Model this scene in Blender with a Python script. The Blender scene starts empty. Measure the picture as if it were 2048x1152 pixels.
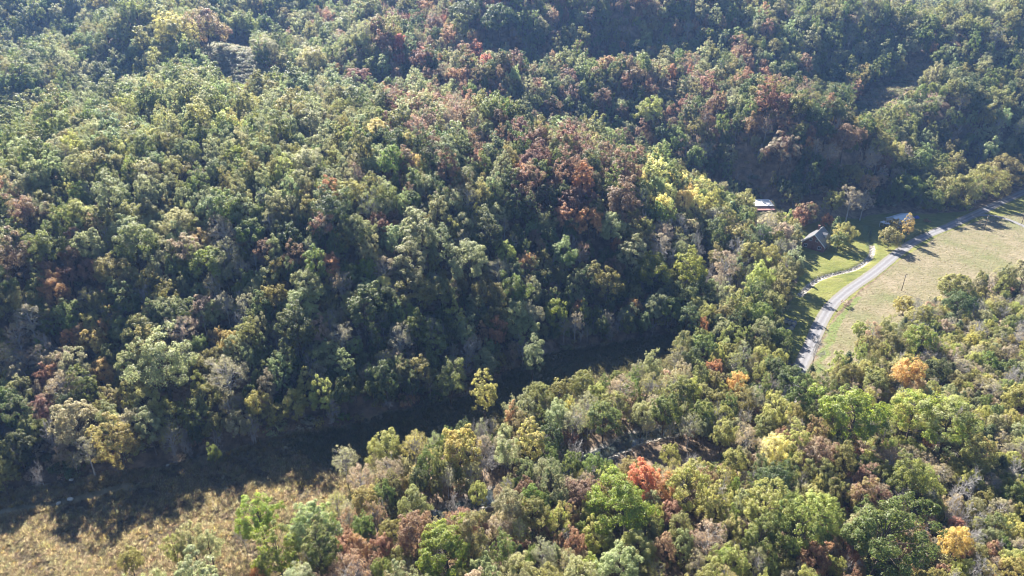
import bpy, math, random
import numpy as np
from mathutils import Vector, Matrix

random.seed(7)
rng = np.random.default_rng(7)
scene = bpy.context.scene
col = scene.collection

# ------------------------------------------------------------------ camera
CAM_H = 120.0
FPX = 1365.333            # focal length in pixels of a 2048 px wide frame (24 mm on 36 mm)
PITCH = math.radians(26)
CP, SP = math.cos(PITCH), math.sin(PITCH)
cam_d = bpy.data.cameras.new('camera')
cam_d.sensor_width = 36.0
cam_d.lens = 24.0
cam_d.clip_start = 0.5
cam_d.clip_end = 6000.0
cam = bpy.data.objects.new('camera', cam_d)
cam.location = (0, 0, CAM_H)
cam.rotation_euler = (math.radians(90) - PITCH, 0, 0)
col.objects.link(cam)
scene.camera = cam

# ------------------------------------------------------------------ sky and sun
SUN_AZ = math.radians(-21)      # left of the view axis (+Y)
SUN_EL = math.radians(36.5)
world = bpy.data.worlds.new('World')
scene.world = world
world.use_nodes = True
wn = world.node_tree
wn.nodes.clear()
w_out = wn.nodes.new('ShaderNodeOutputWorld')
w_bg = wn.nodes.new('ShaderNodeBackground')
w_sky = wn.nodes.new('ShaderNodeTexSky')
w_sky.sky_type = 'NISHITA'
w_sky.sun_disc = False
w_sky.sun_elevation = SUN_EL
w_sky.sun_rotation = SUN_AZ
w_sky.air_density = 0.75
w_sky.dust_density = 0.3
w_sky.ozone_density = 1.6
w_bg.inputs['Strength'].default_value = 0.05
wn.links.new(w_sky.outputs[0], w_bg.inputs[0])
wn.links.new(w_bg.outputs[0], w_out.inputs[0])

sun_d = bpy.data.lights.new('sun', 'SUN')
sun_d.energy = 5.0
sun_d.angle = math.radians(0.53)
sun_d.color = (1.0, 0.94, 0.84)
sun = bpy.data.objects.new('sun', sun_d)
to_sun = Vector((math.sin(SUN_AZ) * math.cos(SUN_EL), math.cos(SUN_AZ) * math.cos(SUN_EL), math.sin(SUN_EL)))
sun.rotation_euler = to_sun.to_track_quat('Z', 'Y').to_euler()
sun.location = to_sun * 900
col.objects.link(sun)

# ------------------------------------------------------------------ exposure and render settings
vs = scene.view_settings
vs.view_transform = 'Standard'
vs.look = 'None'
vs.gamma = 1.0
vs.use_curve_mapping = False
vs.exposure = 2.05
cy = scene.cycles
cy.max_bounces = 6
cy.diffuse_bounces = 3
cy.glossy_bounces = 2
cy.transmission_bounces = 4
cy.volume_bounces = 1
cy.transparent_max_bounces = 4
cy.caustics_reflective = False
cy.caustics_refractive = False
cy.use_denoising = True
cy.filter_width = 1.1

# ------------------------------------------------------------------ material helpers
def new_mat(name):
    m = bpy.data.materials.new(name)
    m.use_nodes = True
    m.node_tree.nodes.clear()
    return m, m.node_tree.nodes, m.node_tree.links

def simple_mat(name, rgb, rough=0.8, var=0.15, scale=2.0, metallic=0.0, bump=0.0, spec=0.3, rgb2=None):
    m, n, l = new_mat(name)
    out = n.new('ShaderNodeOutputMaterial')
    b = n.new('ShaderNodeBsdfPrincipled')
    b.inputs['Roughness'].default_value = rough
    b.inputs['Metallic'].default_value = metallic
    b.inputs['Specular IOR Level'].default_value = spec
    tc = n.new('ShaderNodeTexCoord')
    nz = n.new('ShaderNodeTexNoise')
    nz.inputs['Scale'].default_value = scale
    nz.inputs['Detail'].default_value = 5
    l.new(tc.outputs['Object'], nz.inputs['Vector'])
    rp = n.new('ShaderNodeValToRGB')
    rp.color_ramp.elements[0].position = 0.3
    rp.color_ramp.elements[1].position = 0.7
    c2 = rgb2 or tuple(min(1, c * (1 + var)) for c in rgb)
    rp.color_ramp.elements[0].color = tuple(c * (1 - var) for c in rgb) + (1,)
    rp.color_ramp.elements[1].color = tuple(c2) + (1,)
    l.new(nz.outputs['Fac'], rp.inputs['Fac'])
    l.new(rp.outputs['Color'], b.inputs['Base Color'])
    if bump:
        bp = n.new('ShaderNodeBump')
        bp.inputs['Strength'].default_value = bump
        l.new(nz.outputs['Fac'], bp.inputs['Height'])
        l.new(bp.outputs['Normal'], b.inputs['Normal'])
    l.new(b.outputs[0], out.inputs[0])
    return m

def leaf_mat(name, transl=0.5):
    """Leaves: colour comes from the tree's own 'tint' and 'turn' (second, turned colour) properties."""
    m, n, l = new_mat(name)
    out = n.new('ShaderNodeOutputMaterial')
    t1 = n.new('ShaderNodeAttribute'); t1.attribute_type = 'INSTANCER'; t1.attribute_name = 'tint'
    t2 = n.new('ShaderNodeAttribute'); t2.attribute_type = 'INSTANCER'; t2.attribute_name = 'turn'
    oi = n.new('ShaderNodeObjectInfo')
    geo = n.new('ShaderNodeNewGeometry')
    tc = n.new('ShaderNodeTexCoord')
    addv = n.new('ShaderNodeVectorMath'); addv.operation = 'ADD'
    mulr = n.new('ShaderNodeMath'); mulr.operation = 'MULTIPLY'; mulr.inputs[1].default_value = 57.0
    l.new(oi.outputs['Random'], mulr.inputs[0])
    l.new(tc.outputs['Object'], addv.inputs[0]); l.new(mulr.outputs[0], addv.inputs[1])
    nz = n.new('ShaderNodeTexNoise'); nz.inputs['Scale'].default_value = 0.32; nz.inputs['Detail'].default_value = 2.0
    l.new(addv.outputs[0], nz.inputs['Vector'])
    mr = n.new('ShaderNodeMapRange'); mr.inputs[1].default_value = 0.42; mr.inputs[2].default_value = 0.62
    l.new(nz.outputs['Fac'], mr.inputs[0])
    mix = n.new('ShaderNodeMix'); mix.data_type = 'RGBA'
    l.new(mr.outputs[0], mix.inputs['Factor'])
    l.new(t1.outputs['Color'], mix.inputs['A']); l.new(t2.outputs['Color'], mix.inputs['B'])
    hsv = n.new('ShaderNodeHueSaturation')
    l.new(mix.outputs['Result'], hsv.inputs['Color'])
    hv = n.new('ShaderNodeMapRange'); hv.inputs[3].default_value = 0.472; hv.inputs[4].default_value = 0.528
    l.new(geo.outputs['Random Per Island'], hv.inputs[0]); l.new(hv.outputs[0], hsv.inputs['Hue'])
    vv = n.new('ShaderNodeMapRange'); vv.inputs[3].default_value = 0.65; vv.inputs[4].default_value = 1.4
    l.new(geo.outputs['Random Per Island'], vv.inputs[0]); l.new(vv.outputs[0], hsv.inputs['Value'])
    b = n.new('ShaderNodeBsdfPrincipled')
    b.inputs['Roughness'].default_value = 0.5
    b.inputs['Specular IOR Level'].default_value = 0.4
    l.new(hsv.outputs[0], b.inputs['Base Color'])
    tr = n.new('ShaderNodeBsdfTranslucent')
    tg = n.new('ShaderNodeHueSaturation'); tg.inputs['Value'].default_value = 1.85; tg.inputs['Saturation'].default_value = 1.1
    l.new(hsv.outputs[0], tg.inputs['Color']); l.new(tg.outputs[0], tr.inputs['Color'])
    ms = n.new('ShaderNodeMixShader'); ms.inputs[0].default_value = transl
    l.new(b.outputs[0], ms.inputs[1]); l.new(tr.outputs[0], ms.inputs[2])
    l.new(ms.outputs[0], out.inputs[0])
    return m

M_LEAF = leaf_mat('leaf')
M_BARK = simple_mat('bark', (0.105, 0.082, 0.066), 0.9, 0.35, 1.5)
M_BARE = simple_mat('bare_bark', (0.40, 0.375, 0.36), 0.85, 0.25, 1.0)

# ------------------------------------------------------------------ terrain height
def ray(u, v):
    xc = (u - 1024) / FPX
    yc = (576 - v) / FPX
    return np.array([xc, CP + yc * SP, -SP + yc * CP])

def flat_at(u, v, z=0.0):
    d = ray(u, v)
    t = (CAM_H - z) / -d[2]
    return d * t + np.array([0, 0, CAM_H])

def project(x, y, z):
    """world -> frame position and depth, used to choose which trees are near enough to be single objects"""
    dz = z - CAM_H
    depth = y * CP - dz * SP
    up = y * SP + dz * CP
    return 1024 + FPX * x / depth, 576 - FPX * up / depth, depth

CANOPY=8.
hill_points=[ # u,v,z ground under canopy
 (0,900,2),(0,800,7),(0,600,23),(0,450,36),(0,340,44),(0,305,43),(0,170,47),(0,110,58),(0,20,77),
 (250,860,3),(250,700,10),(250,600,20),(250,500,29),(250,400,38),(250,300,46),(250,200,50),(250,172,52),(250,100,58.5),(250,40,75),
 (500,800,5),(500,700,11),(500,600,19),(500,500,28),(500,400,37),(500,300,45),(500,200,51),(500,168,53),(500,20,76),
 (750,760,4),(750,650,11),(750,550,20),(750,450,30),(750,350,39),(750,250,47),(750,200,48),(750,130,52),(750,75,66),(750,15,77),
 (1000,670,4),(1000,580,12),(1000,480,22),(1000,380,32),(1000,280,41),(1000,240,42),(1000,180,43),(1000,125,55),(1000,30,75),
 (1200,600,4),(1200,500,14),(1200,400,25),(1200,320,33),(1200,290,34),
 (1330,560,6),(1330,480,13),(1330,400,21),(1330,360,22),
 (1440,560,5),(1440,470,9),(1440,430,11),
 (1250,210,32),(1250,150,46.6),(1250,90,55),(1250,10,80),
 (1500,330,12),(1500,260,29),(1500,195,41.4),(1500,130,48),(1500,80,60),(1500,10,80),
 (1650,370,10),(1650,310,21),(1650,250,34),(1750,340,12),(1760,290,20),
 (1750,80,58),(1750,10,80),
 (1900,330,6),(1900,270,17),(1900,210,33),(1900,160,42),(1900,80,60),(1900,10,80),
 (2040,320,6),(2040,250,20),(2040,180,36),(2040,80,60),(2040,10,80),
 (1500,600,1.5),(1530,540,1.5),(1400,640,1)]
floor_points=[(0,985,0),(0,1150,0),(300,940,0),(300,1150,0),(500,890,0),(700,850,0),(700,1150,0),(900,800,0),(1000,750,0),(1150,715,0),(1300,690,0),
 (1000,950,0),(1000,1150,0),(1300,850,0),(1300,1150,0),(1700,850,0),(1700,1150,0),(2040,850,0),(2040,1150,0),
 (1500,750,0),(1640,690,0),(1650,600,.3),(1640,540,.8),(1700,520,.5),(1640,480,1.4),(1760,480,.8),(1525,425,4),(1600,430,3.5),(1700,425,2.2),(1800,440,1.8),(1880,440,1.2),
 (1950,440,1),(2040,385,1.5),(2040,440,1),(2040,560,.3),(1900,520,.3),(1800,580,.2),(1900,650,0),(2040,680,0)]
far_points=[(62,380,19),(0,383,26),(115,355,9),(-75,388,39),(-150,402,43),(-225,400,40),(75,478,38),(-10,468,46),(-90,500,60),(160,425,32),(-190,442,64),(-185,500,60),(-255,345,29),(-310,470,50),  # hollow behind main hill
 (-330,335,34),(235,450,30),(300,560,46),
 (0,30,0),(-150,30,0),(150,30,4),(300,60,6),(-300,60,4),(0,-100,0),(-300,-100,0),(300,-100,6),
 (300,220,4),(380,330,4),(-320,150,16),(-420,250,36),(-600,400,50),(600,400,30),(700,200,20),(-700,100,30),
 (-600,800,88),(0,800,92),(600,800,90),(0,1100,80),(-900,1100,80),(900,1100,80),(900,500,60),(-900,500,60)]
pts=[];zs=[]
for u,v,z in hill_points:
    p=flat_at(u,v,z+CANOPY); pts.append(p[:2]); zs.append(z)
for u,v,z in floor_points:
    p=flat_at(u,v,z); pts.append(p[:2]); zs.append(z)
for x,y,z in far_points: pts.append((x,y)); zs.append(z)
pts=np.array(pts)/100.; zs=np.array(zs,float)
def phi(r2): return np.where(r2>1e-12,0.5*r2*np.log(np.maximum(r2,1e-12)),0)
def solve(lam=.004):
    n=len(pts); d2=((pts[:,None]-pts[None])**2).sum(-1)
    A=np.zeros((n+3,n+3)); A[:n,:n]=phi(d2)+lam*np.eye(n); A[:n,n]=1; A[:n,n+1:]=pts; A[n,:n]=1; A[n+1:,:n]=pts.T
    return np.linalg.solve(A,np.concatenate([zs,[0,0,0]]))
TPS=solve()
def hgt_raw(x,y):
    x=np.asarray(x,float);y=np.asarray(y,float); sh=x.shape
    q=np.stack([x.ravel(),y.ravel()],-1)/100.; out=np.empty(len(q))
    for i in range(0,len(q),20000):
        b=q[i:i+20000]; d2=((b[:,None]-pts[None])**2).sum(-1)
        out[i:i+20000]=phi(d2)@TPS[:-3]+TPS[-3]+b@TPS[-2:]
    return out.reshape(sh)

# coarse grid of the height function for fast lookup
GX = np.arange(-960, 961, 4.0)
GY = np.arange(-160, 1161, 4.0)
_gx, _gy = np.meshgrid(GX, GY)
GZ = hgt_raw(_gx, _gy)
GZ = np.where(GZ > 86, 86 + (GZ - 86) * 0.15, GZ)
_w = np.clip((GZ - 5) / 12, 0, 1)
GZ = GZ + _w * (2.2 * np.sin(_gx / 23.0 + 1.3 * np.sin(_gy / 31.0)) * np.sin(_gy / 19.0 + 0.8 * np.sin(_gx / 27.0 + 1))
                + 1.6 * np.sin(_gx / 11.0 + 2 + _gy / 17.0)
                + 2.5 * np.clip((_gy - 330) / 120, 0, 1) * np.sin(_gx / 21.0 + 1.5 * np.sin(_gy / 37.0) + .6) * np.sin(_gy / 16.0 + 1.1 * np.sin(_gx / 33.0)))
GZ = np.where(GZ < 0, GZ * 0.2, GZ)

def hgt(x, y):
    x = np.asarray(x, float); y = np.asarray(y, float)
    fx = np.clip((x - GX[0]) / 4.0, 0, len(GX) - 1.001); fy = np.clip((y - GY[0]) / 4.0, 0, len(GY) - 1.001)
    ix = fx.astype(int); iy = fy.astype(int); tx = fx - ix; ty = fy - iy
    def wts(t):      # Catmull-Rom, so that the slopes run on smoothly from cell to cell
        return (-.5 * t + t * t - .5 * t ** 3, 1 - 2.5 * t * t + 1.5 * t ** 3, .5 * t + 2 * t * t - 1.5 * t ** 3, -.5 * t * t + .5 * t ** 3)
    wx, wy = wts(tx), wts(ty); out = 0
    for j in range(4):
        jj = np.clip(iy + j - 1, 0, len(GY) - 1); row = 0
        for i in range(4):
            row = row + GZ[jj, np.clip(ix + i - 1, 0, len(GX) - 1)] * wx[i]
        out = out + row * wy[j]
    return out

def on_ground(u, v, up=0.0):
    """Where the line of sight through a frame position meets the terrain raised by `up` metres."""
    d = ray(u, v)
    t = np.arange(70, 1300, 0.5)
    z = CAM_H + d[2] * t - hgt(d[0] * t, d[1] * t) - up
    k = np.argmax(z < 0) if (z < 0).any() else len(t) - 1
    tt = t[k] - 0.5 * max(0, min(1, -z[k] / max(1e-6, z[k - 1] - z[k]))) if k > 0 else t[k]
    return np.array([d[0] * tt, d[1] * tt, float(hgt(d[0] * tt, d[1] * tt))])

def poly_px(ps):
    return np.array([on_ground(u, v)[:2] for u, v in ps])

def inside(poly, x, y):
    x = np.asarray(x); y = np.asarray(y); r = np.zeros(x.shape, bool)
    n = len(poly)
    for i in range(n):
        x1, y1 = poly[i]; x2, y2 = poly[(i + 1) % n]
        c = ((y1 > y) != (y2 > y)) & (x < (x2 - x1) * (y - y1) / ((y2 - y1) if abs(y2 - y1) > 1e-9 else 1e-9) + x1)
        r ^= c
    return r

def soft(poly, x, y, j=1.4, n=8):
    a = np.zeros(np.shape(x))
    for k in range(n):
        t = 2 * math.pi * k / n
        rr = j * (0.4 + 0.6 * (k % 3) / 2)
        a += inside(poly, x + rr * math.cos(t), y + rr * math.sin(t))
    return a / n

def dist_line(pl, x, y):
    d = np.full(np.shape(x), 1e9)
    for (x1, y1), (x2, y2) in zip(pl[:-1], pl[1:]):
        vx, vy = x2 - x1, y2 - y1
        t = np.clip(((x - x1) * vx + (y - y1) * vy) / (vx * vx + vy * vy + 1e-9), 0, 1)
        d = np.minimum(d, np.hypot(x - x1 - t * vx, y - y1 - t * vy))
    return d

def smooth_line(pl, step=1.5):
    pl = np.array(pl, float)
    for _ in range(3):
        q = [pl[0]]
        for a, b in zip(pl[:-1], pl[1:]):
            q += [a * .75 + b * .25, a * .25 + b * .75]
        q.append(pl[-1]); pl = np.array(q)
    seg = np.hypot(*np.diff(pl, axis=0).T); s = np.concatenate([[0], np.cumsum(seg)])
    t = np.arange(0, s[-1], step)
    return np.stack([np.interp(t, s, pl[:, 0]), np.interp(t, s, pl[:, 1])], -1)

# open ground, outlined on the terrain
P_WEEDS = poly_px([(-160, 1030), (0, 985), (150, 962), (300, 938), (420, 912), (500, 893), (650, 858), (800, 822), (940, 792), (1010, 748), (1080, 712),
                   (1180, 690), (1340, 668), (1370, 700), (1345, 760), (1200, 800), (1060, 842), (960, 880), (850, 925), (740, 985), (650, 1040), (600, 1110),
                   (570, 1240), (-160, 1240)])
P_LAWN = poly_px([(1590, 735), (1562, 700), (1556, 650), (1572, 600), (1596, 560), (1594, 505), (1580, 470), (1600, 452), (1660, 436), (1740, 430), (1850, 428),
                  (1945, 422), (2010, 398), (2060, 374), (2140, 350), (2140, 420), (1960, 440), (1880, 470), (1800, 520), (1720, 580), (1670, 630), (1620, 720)])
P_HAY = poly_px([(1618, 745), (1660, 650), (1720, 585), (1800, 520), (1880, 470), (1960, 440), (2140, 410), (2160, 556), (1960, 572), (1900, 590), (1840, 628),
                 (1780, 672), (1730, 716), (1670, 765)])
P_YARD = poly_px([(1540, 440), (1600, 420), (1700, 412), (1800, 415), (1870, 425), (1850, 440), (1700, 445), (1600, 465), (1560, 460)])
P_CLEAR = poly_px([(398, 108), (440, 88), (500, 82), (520, 120), (505, 172), (465, 180), (420, 145)])
P_CLEAR2 = poly_px([(1278, 200), (1325, 180), (1372, 176), (1378, 190), (1330, 204), (1290, 214)])
P_HOLLOW = poly_px([(1690, 232), (1715, 196), (1770, 168), (1842, 122), (1876, 126), (1830, 180), (1760, 226), (1720, 246)])
P_PAINTED_SHADE = poly_px([(560, 880), (800, 815), (940, 785), (1080, 705), (1340, 660), (1370, 700), (1345, 760), (1060, 842), (850, 925), (700, 960)])  # meadow strip where shade is painted into the weed colour
P_BARNYARD = poly_px([(1490, 440), (1500, 418), (1560, 412), (1580, 440), (1545, 452)])
ROAD = smooth_line([on_ground(u, v)[:2] for u, v in
                    [(1560, 850), (1596, 745), (1620, 697), (1638, 650), (1660, 612), (1700, 577), (1745, 548), (1790, 510), (1835, 478), (1885, 458), (1925, 440), (1962, 424),
                     (2005, 402), (2050, 383), (2120, 358)]], 1.5)
DRIVE = smooth_line([on_ground(u, v)[:2] for u, v in [(1950, 431), (1985, 430), (2020, 440), (2060, 458), (2120, 482)]], 1.5)
CREEK = smooth_line([on_ground(u, v)[:2] for u, v in [(1738, 455), (1739, 475), (1744, 490), (1746, 503), (1738, 518), (1722, 531), (1700, 541), (1672, 546), (1648, 553), (1628, 562), (1600, 590)]], 1.0)
STREAM = smooth_line([on_ground(u, v)[:2] for u, v in [(1500, 800), (1400, 838), (1335, 862), (1285, 866), (1215, 900), (1120, 940), (1000, 985), (900, 1020), (820, 1055), (740, 1110), (690, 1180), (640, 1260)]], 1.5)
DITCH = smooth_line([on_ground(u, v)[:2] for u, v in [(-60, 1035), (60, 1014), (115, 1008), (145, 999), (190, 989), (260, 972)]], 1.0)

# ------------------------------------------------------------------ mesh helpers
def mesh_np(name, verts, quads=None, tris=None, mats=(), matidx=None, smooth=False):
    verts = np.asarray(verts, np.float32).reshape(-1, 3)
    quads = np.zeros((0, 4), np.int32) if quads is None else np.asarray(quads, np.int32).reshape(-1, 4)
    tris = np.zeros((0, 3), np.int32) if tris is None else np.asarray(tris, np.int32).reshape(-1, 3)
    me = bpy.data.meshes.new(name)
    me.vertices.add(len(verts)); me.vertices.foreach_set('co', verts.ravel())
    nl = quads.size + tris.size
    me.loops.add(nl); me.loops.foreach_set('vertex_index', np.concatenate([quads.ravel(), tris.ravel()]).astype(np.int32))
    nq, nt = len(quads), len(tris)
    me.polygons.add(nq + nt)
    st = np.concatenate([np.arange(nq) * 4, nq * 4 + np.arange(nt) * 3]).astype(np.int32)
    me.polygons.foreach_set('loop_start', st)
    if matidx is not None:
        me.polygons.foreach_set('material_index', np.asarray(matidx, np.int32))
    if smooth:
        me.polygons.foreach_set('use_smooth', np.ones(nq + nt, bool))
    for m in mats:
        me.materials.append(m)
    me.update(calc_edges=True)
    return me

def link(name, me, parent=None, loc=None):
    o = bpy.data.objects.new(name, me)
    col.objects.link(o)
    if parent is not None:
        o.parent = parent
    if loc is not None:
        o.location = loc
    return o

def tag(o, label=None, cat=None, group=None, kind=None):
    if label: o['label'] = label
    if cat: o['category'] = cat
    if group: o['group'] = group
    if kind: o['kind'] = kind
    return o

def empty(name, loc, rz=0.0):
    e = bpy.data.objects.new(name, None)
    e.empty_display_size = 0.5
    col.objects.link(e)
    e.location = loc
    e.rotation_euler = (0, 0, rz)
    return e

class MB:
    """Collects boxes, tubes and polygons into one mesh."""
    def __init__(self): self.v = []; self.f = []
    def poly(self, pts): 
        n = len(self.v); self.v += [tuple(p) for p in pts]; self.f.append(tuple(range(n, n + len(pts))))
    def box(self, x0, x1, y0, y1, z0, z1):
        n = len(self.v)
        self.v += [(x0, y0, z0), (x1, y0, z0), (x1, y1, z0), (x0, y1, z0), (x0, y0, z1), (x1, y0, z1), (x1, y1, z1), (x0, y1, z1)]
        self.f += [tuple(n + i for i in q) for q in ((0, 3, 2, 1), (4, 5, 6, 7), (0, 1, 5, 4), (1, 2, 6, 5), (2, 3, 7, 6), (3, 0, 4, 7))]
    def slab(self, a, b, c, d, t):
        """A plate of thickness t under the quad a b c d."""
        a, b, c, d = (Vector(p) for p in (a, b, c, d)); nrm = (b - a).cross(d - a).normalized()
        lo = [p - nrm * t for p in (a, b, c, d)]; n = len(self.v)
        self.v += [tuple(p) for p in (a, b, c, d)] + [tuple(p) for p in lo]
        self.f += [tuple(n + i for i in q) for q in ((0, 1, 2, 3), (7, 6, 5, 4), (0, 4, 5, 1), (1, 5, 6, 2), (2, 6, 7, 3), (3, 7, 4, 0))]
    def tube(self, p, q, r0, r1, k=8, cap=True):
        p, q = Vector(p), Vector(q); ax = (q - p).normalized(); a = ax.orthogonal().normalized(); b = ax.cross(a); n = len(self.v)
        for c, r in ((p, r0), (q, r1)):
            self.v += [tuple(c + (a * math.cos(2 * math.pi * i / k) + b * math.sin(2 * math.pi * i / k)) * r) for i in range(k)]
        self.f += [(n + i, n + (i + 1) % k, n + k + (i + 1) % k, n + k + i) for i in range(k)]
        if cap: self.f += [tuple(n + k - 1 - i for i in range(k)), tuple(n + k + i for i in range(k))]
    def build(self, name, mat, parent=None, smooth=False):
        me = bpy.data.meshes.new(name); me.from_pydata(self.v, [], self.f); me.materials.append(mat)
        if smooth:
            me.polygons.foreach_set('use_smooth', [True] * len(me.polygons))
        me.update()
        return link(name, me, parent)

# ------------------------------------------------------------------ ground
def axis(lo, hi, fine, f0=0.9, mid=(-260, 330), m0=3.0, c0=10.0):
    xs = [lo]
    while xs[-1] < hi:
        x = xs[-1]
        s = f0 if fine[0] <= x <= fine[1] else (m0 if mid[0] <= x <= mid[1] else c0)
        xs.append(x + s)
    return np.array(xs)
gx = axis(-1400, 1400, (112, 178))
gy = axis(-400, 1700, (208, 322), mid=(70, 600))
vx, vy = np.meshgrid(gx, gy)
vz = hgt(vx, vy)
dcr = dist_line(CREEK, vx, vy)
vz = vz - 0.9 * np.clip(1 - (dcr / 1.5) ** 2, 0, 1)
dst = dist_line(STREAM, vx, vy)
vz = vz - 1.1 * np.clip(1 - (dst / 4.0) ** 2, 0, 1)
dit = dist_line(DITCH, vx, vy)
vz = vz - 0.5 * np.clip(1 - (dit / 3.2) ** 2, 0, 1)
nx, ny = len(gx), len(gy)
idx = np.arange(nx * ny).reshape(ny, nx)
quads = np.stack([idx[:-1, :-1], idx[:-1, 1:], idx[1:, 1:], idx[1:, :-1]], -1).reshape(-1, 4)

def ground_mat():
    m, n, l = new_mat('ground_cover')
    out = n.new('ShaderNodeOutputMaterial'); b = n.new('ShaderNodeBsdfPrincipled')
    b.inputs['Roughness'].default_value = 0.95; b.inputs['Specular IOR Level'].default_value = 0.1
    tc = n.new('ShaderNodeTexCoord')
    def noise(s, d=6, rot=None, sc=None, rough=0.6):
        nz = n.new('ShaderNodeTexNoise'); nz.inputs['Scale'].default_value = s; nz.inputs['Detail'].default_value = d; nz.inputs['Roughness'].default_value = rough
        if rot is None and sc is None: l.new(tc.outputs['Object'], nz.inputs['Vector'])
        else:
            mp = n.new('ShaderNodeMapping'); mp.inputs['Rotation'].default_value = (0, 0, rot or 0); mp.inputs['Scale'].default_value = sc or (1, 1, 1)
            l.new(tc.outputs['Object'], mp.inputs['Vector']); l.new(mp.outputs[0], nz.inputs['Vector'])
        return nz.outputs['Fac']
    def ramp(f, stops):
        r = n.new('ShaderNodeValToRGB'); cr = r.color_ramp
        while len(cr.elements) < len(stops): cr.elements.new(0.5)
        for e, (p, c) in zip(cr.elements, stops): e.position = p; e.color = c + (1,)
        l.new(f, r.inputs['Fac']); return r.outputs['Color']
    def mixc(f, a, b_):
        x = n.new('ShaderNodeMix'); x.data_type = 'RGBA'; l.new(f, x.inputs['Factor']); l.new(a, x.inputs['A']); l.new(b_, x.inputs['B']); return x.outputs['Result']
    def attr(nm):
        a = n.new('ShaderNodeAttribute'); a.attribute_name = nm
        # break the edge up with noise
        ad = n.new('ShaderNodeMath'); ad.operation = 'ADD'; l.new(a.outputs['Fac'], ad.inputs[0])
        s = n.new('ShaderNodeMath'); s.operation = 'MULTIPLY_ADD'; l.new(noise(0.9, 4), s.inputs[0]); s.inputs[1].default_value = 0.8; s.inputs[2].default_value = -0.4
        l.new(s.outputs[0], ad.inputs[1])
        r = n.new('ShaderNodeMapRange'); r.inputs[1].default_value = 0.35; r.inputs[2].default_value = 0.65; l.new(ad.outputs[0], r.inputs[0]); return r.outputs[0]
    floor = ramp(noise(0.35, 8), [(0.3, (0.065, 0.052, 0.036)), (0.5, (0.15, 0.11, 0.075)), (0.72, (0.31, 0.22, 0.155))])
    weeds = ramp(noise(0.22, 8), [(0.28, (0.15, 0.13, 0.075)), (0.46, (0.24, 0.20, 0.12)), (0.6, (0.33, 0.275, 0.17)), (0.78, (0.40, 0.34, 0.23))])
    lawn_c = ramp(noise(0.09, 7), [(0.3, (0.118, 0.135, 0.036)), (0.5, (0.165, 0.172, 0.050)), (0.7, (0.225, 0.208, 0.080))])
    lawn_f = ramp(noise(1.1, 4, rot=0.6, sc=(.25, 1, 1)), [(0.3, (0.75, 0.75, 0.75)), (0.7, (1.2, 1.2, 1.15))])
    ml = n.new('ShaderNodeMix'); ml.data_type = 'RGBA'; ml.blend_type = 'MULTIPLY'; ml.inputs['Factor'].default_value = 1
    l.new(lawn_c, ml.inputs['A']); l.new(lawn_f, ml.inputs['B'])
    hay_a = ramp(noise(0.05, 6), [(0.3, (0.14, 0.148, 0.068)), (0.5, (0.19, 0.166, 0.103)), (0.7, (0.235, 0.195, 0.138))])
    hay_b = ramp(noise(1.0, 6, rot=-0.75, sc=(.3, 1.3, 1)), [(0.3, (0.72, 0.74, 0.62)), (0.52, (1, 1, 1)), (0.72, (1.35, 1.32, 1.28))])
    mh = n.new('ShaderNodeMix'); mh.data_type = 'RGBA'; mh.blend_type = 'MULTIPLY'; mh.inputs['Factor'].default_value = 1
    l.new(hay_a, mh.inputs['A']); l.new(hay_b, mh.inputs['B'])
    bed = ramp(noise(1.2, 6), [(0.35, (0.07, 0.06, 0.05)), (0.5, (0.22, 0.2, 0.17)), (0.65, (0.55, 0.52, 0.47))])
    rank = ramp(noise(0.5, 6), [(0.3, (0.10, 0.13, 0.045)), (0.7, (0.18, 0.20, 0.075))])
    c = mixc(attr('weeds'), floor, weeds)
    c = mixc(attr('lawn'), c, ml.outputs['Result'])
    c = mixc(attr('hay'), c, mh.outputs['Result'])
    c = mixc(attr('rank'), c, rank)
    c = mixc(attr('bed'), c, bed)
    l.new(c, b.inputs['Base Color'])
    bp = n.new('ShaderNodeBump'); bp.inputs['Strength'].default_value = 0.8; bp.inputs['Distance'].default_value = 0.5
    l.new(noise(1.3, 6), bp.inputs['Height']); l.new(bp.outputs[0], b.inputs['Normal'])
    l.new(b.outputs[0], out.inputs[0])
    return m

g_me = mesh_np('ground', np.stack([vx.ravel(), vy.ravel(), vz.ravel()], -1), quads, mats=[ground_mat()], smooth=True)
def vattr(me, name, a):
    at = me.attributes.new(name, 'FLOAT', 'POINT'); at.data.foreach_set('value', np.asarray(a, np.float32).ravel())
_bb = (vy < 520) & (vy > 50) & (abs(vx) < 420)
def soft_b(poly, j=1.6):
    a = np.zeros(vx.shape); lo = poly.min(0) - 4; hi = poly.max(0) + 4
    k = (vx > lo[0]) & (vx < hi[0]) & (vy > lo[1]) & (vy < hi[1])
    a[k] = soft(poly, vx[k], vy[k], j); return a
vattr(g_me, 'weeds', np.maximum.reduce([soft_b(P_WEEDS, 2.5), soft_b(P_CLEAR, 2.5), 0.5 * soft_b(P_CLEAR2), 0.5 * soft_b(P_HOLLOW), 0.8 * soft_b(P_BARNYARD), .45 * soft_b(P_YARD)]))
vattr(g_me, 'lawn', soft_b(P_LAWN))
vattr(g_me, 'hay', soft_b(P_HAY))
drd = dist_line(ROAD, vx, vy)
ditch_grass = ((drd > 3.2) & (drd < 6.5) & inside(P_HAY, vx, vy) & (vy < 238)) * 0.75
vattr(g_me, 'rank', np.maximum(ditch_grass, ((dcr < 3) & (vy > 285)) * 0.6))
vattr(g_me, 'bed', np.maximum.reduce([np.clip(1.25 - dcr / 1.6, 0, 1) * (vy < 290), np.clip(1.2 - dst / 4.5, 0, 1), 0.7 * np.clip(1.2 - drd / 3.4, 0, 1)]))
ground = tag(link('ground', g_me), kind='structure')

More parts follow.
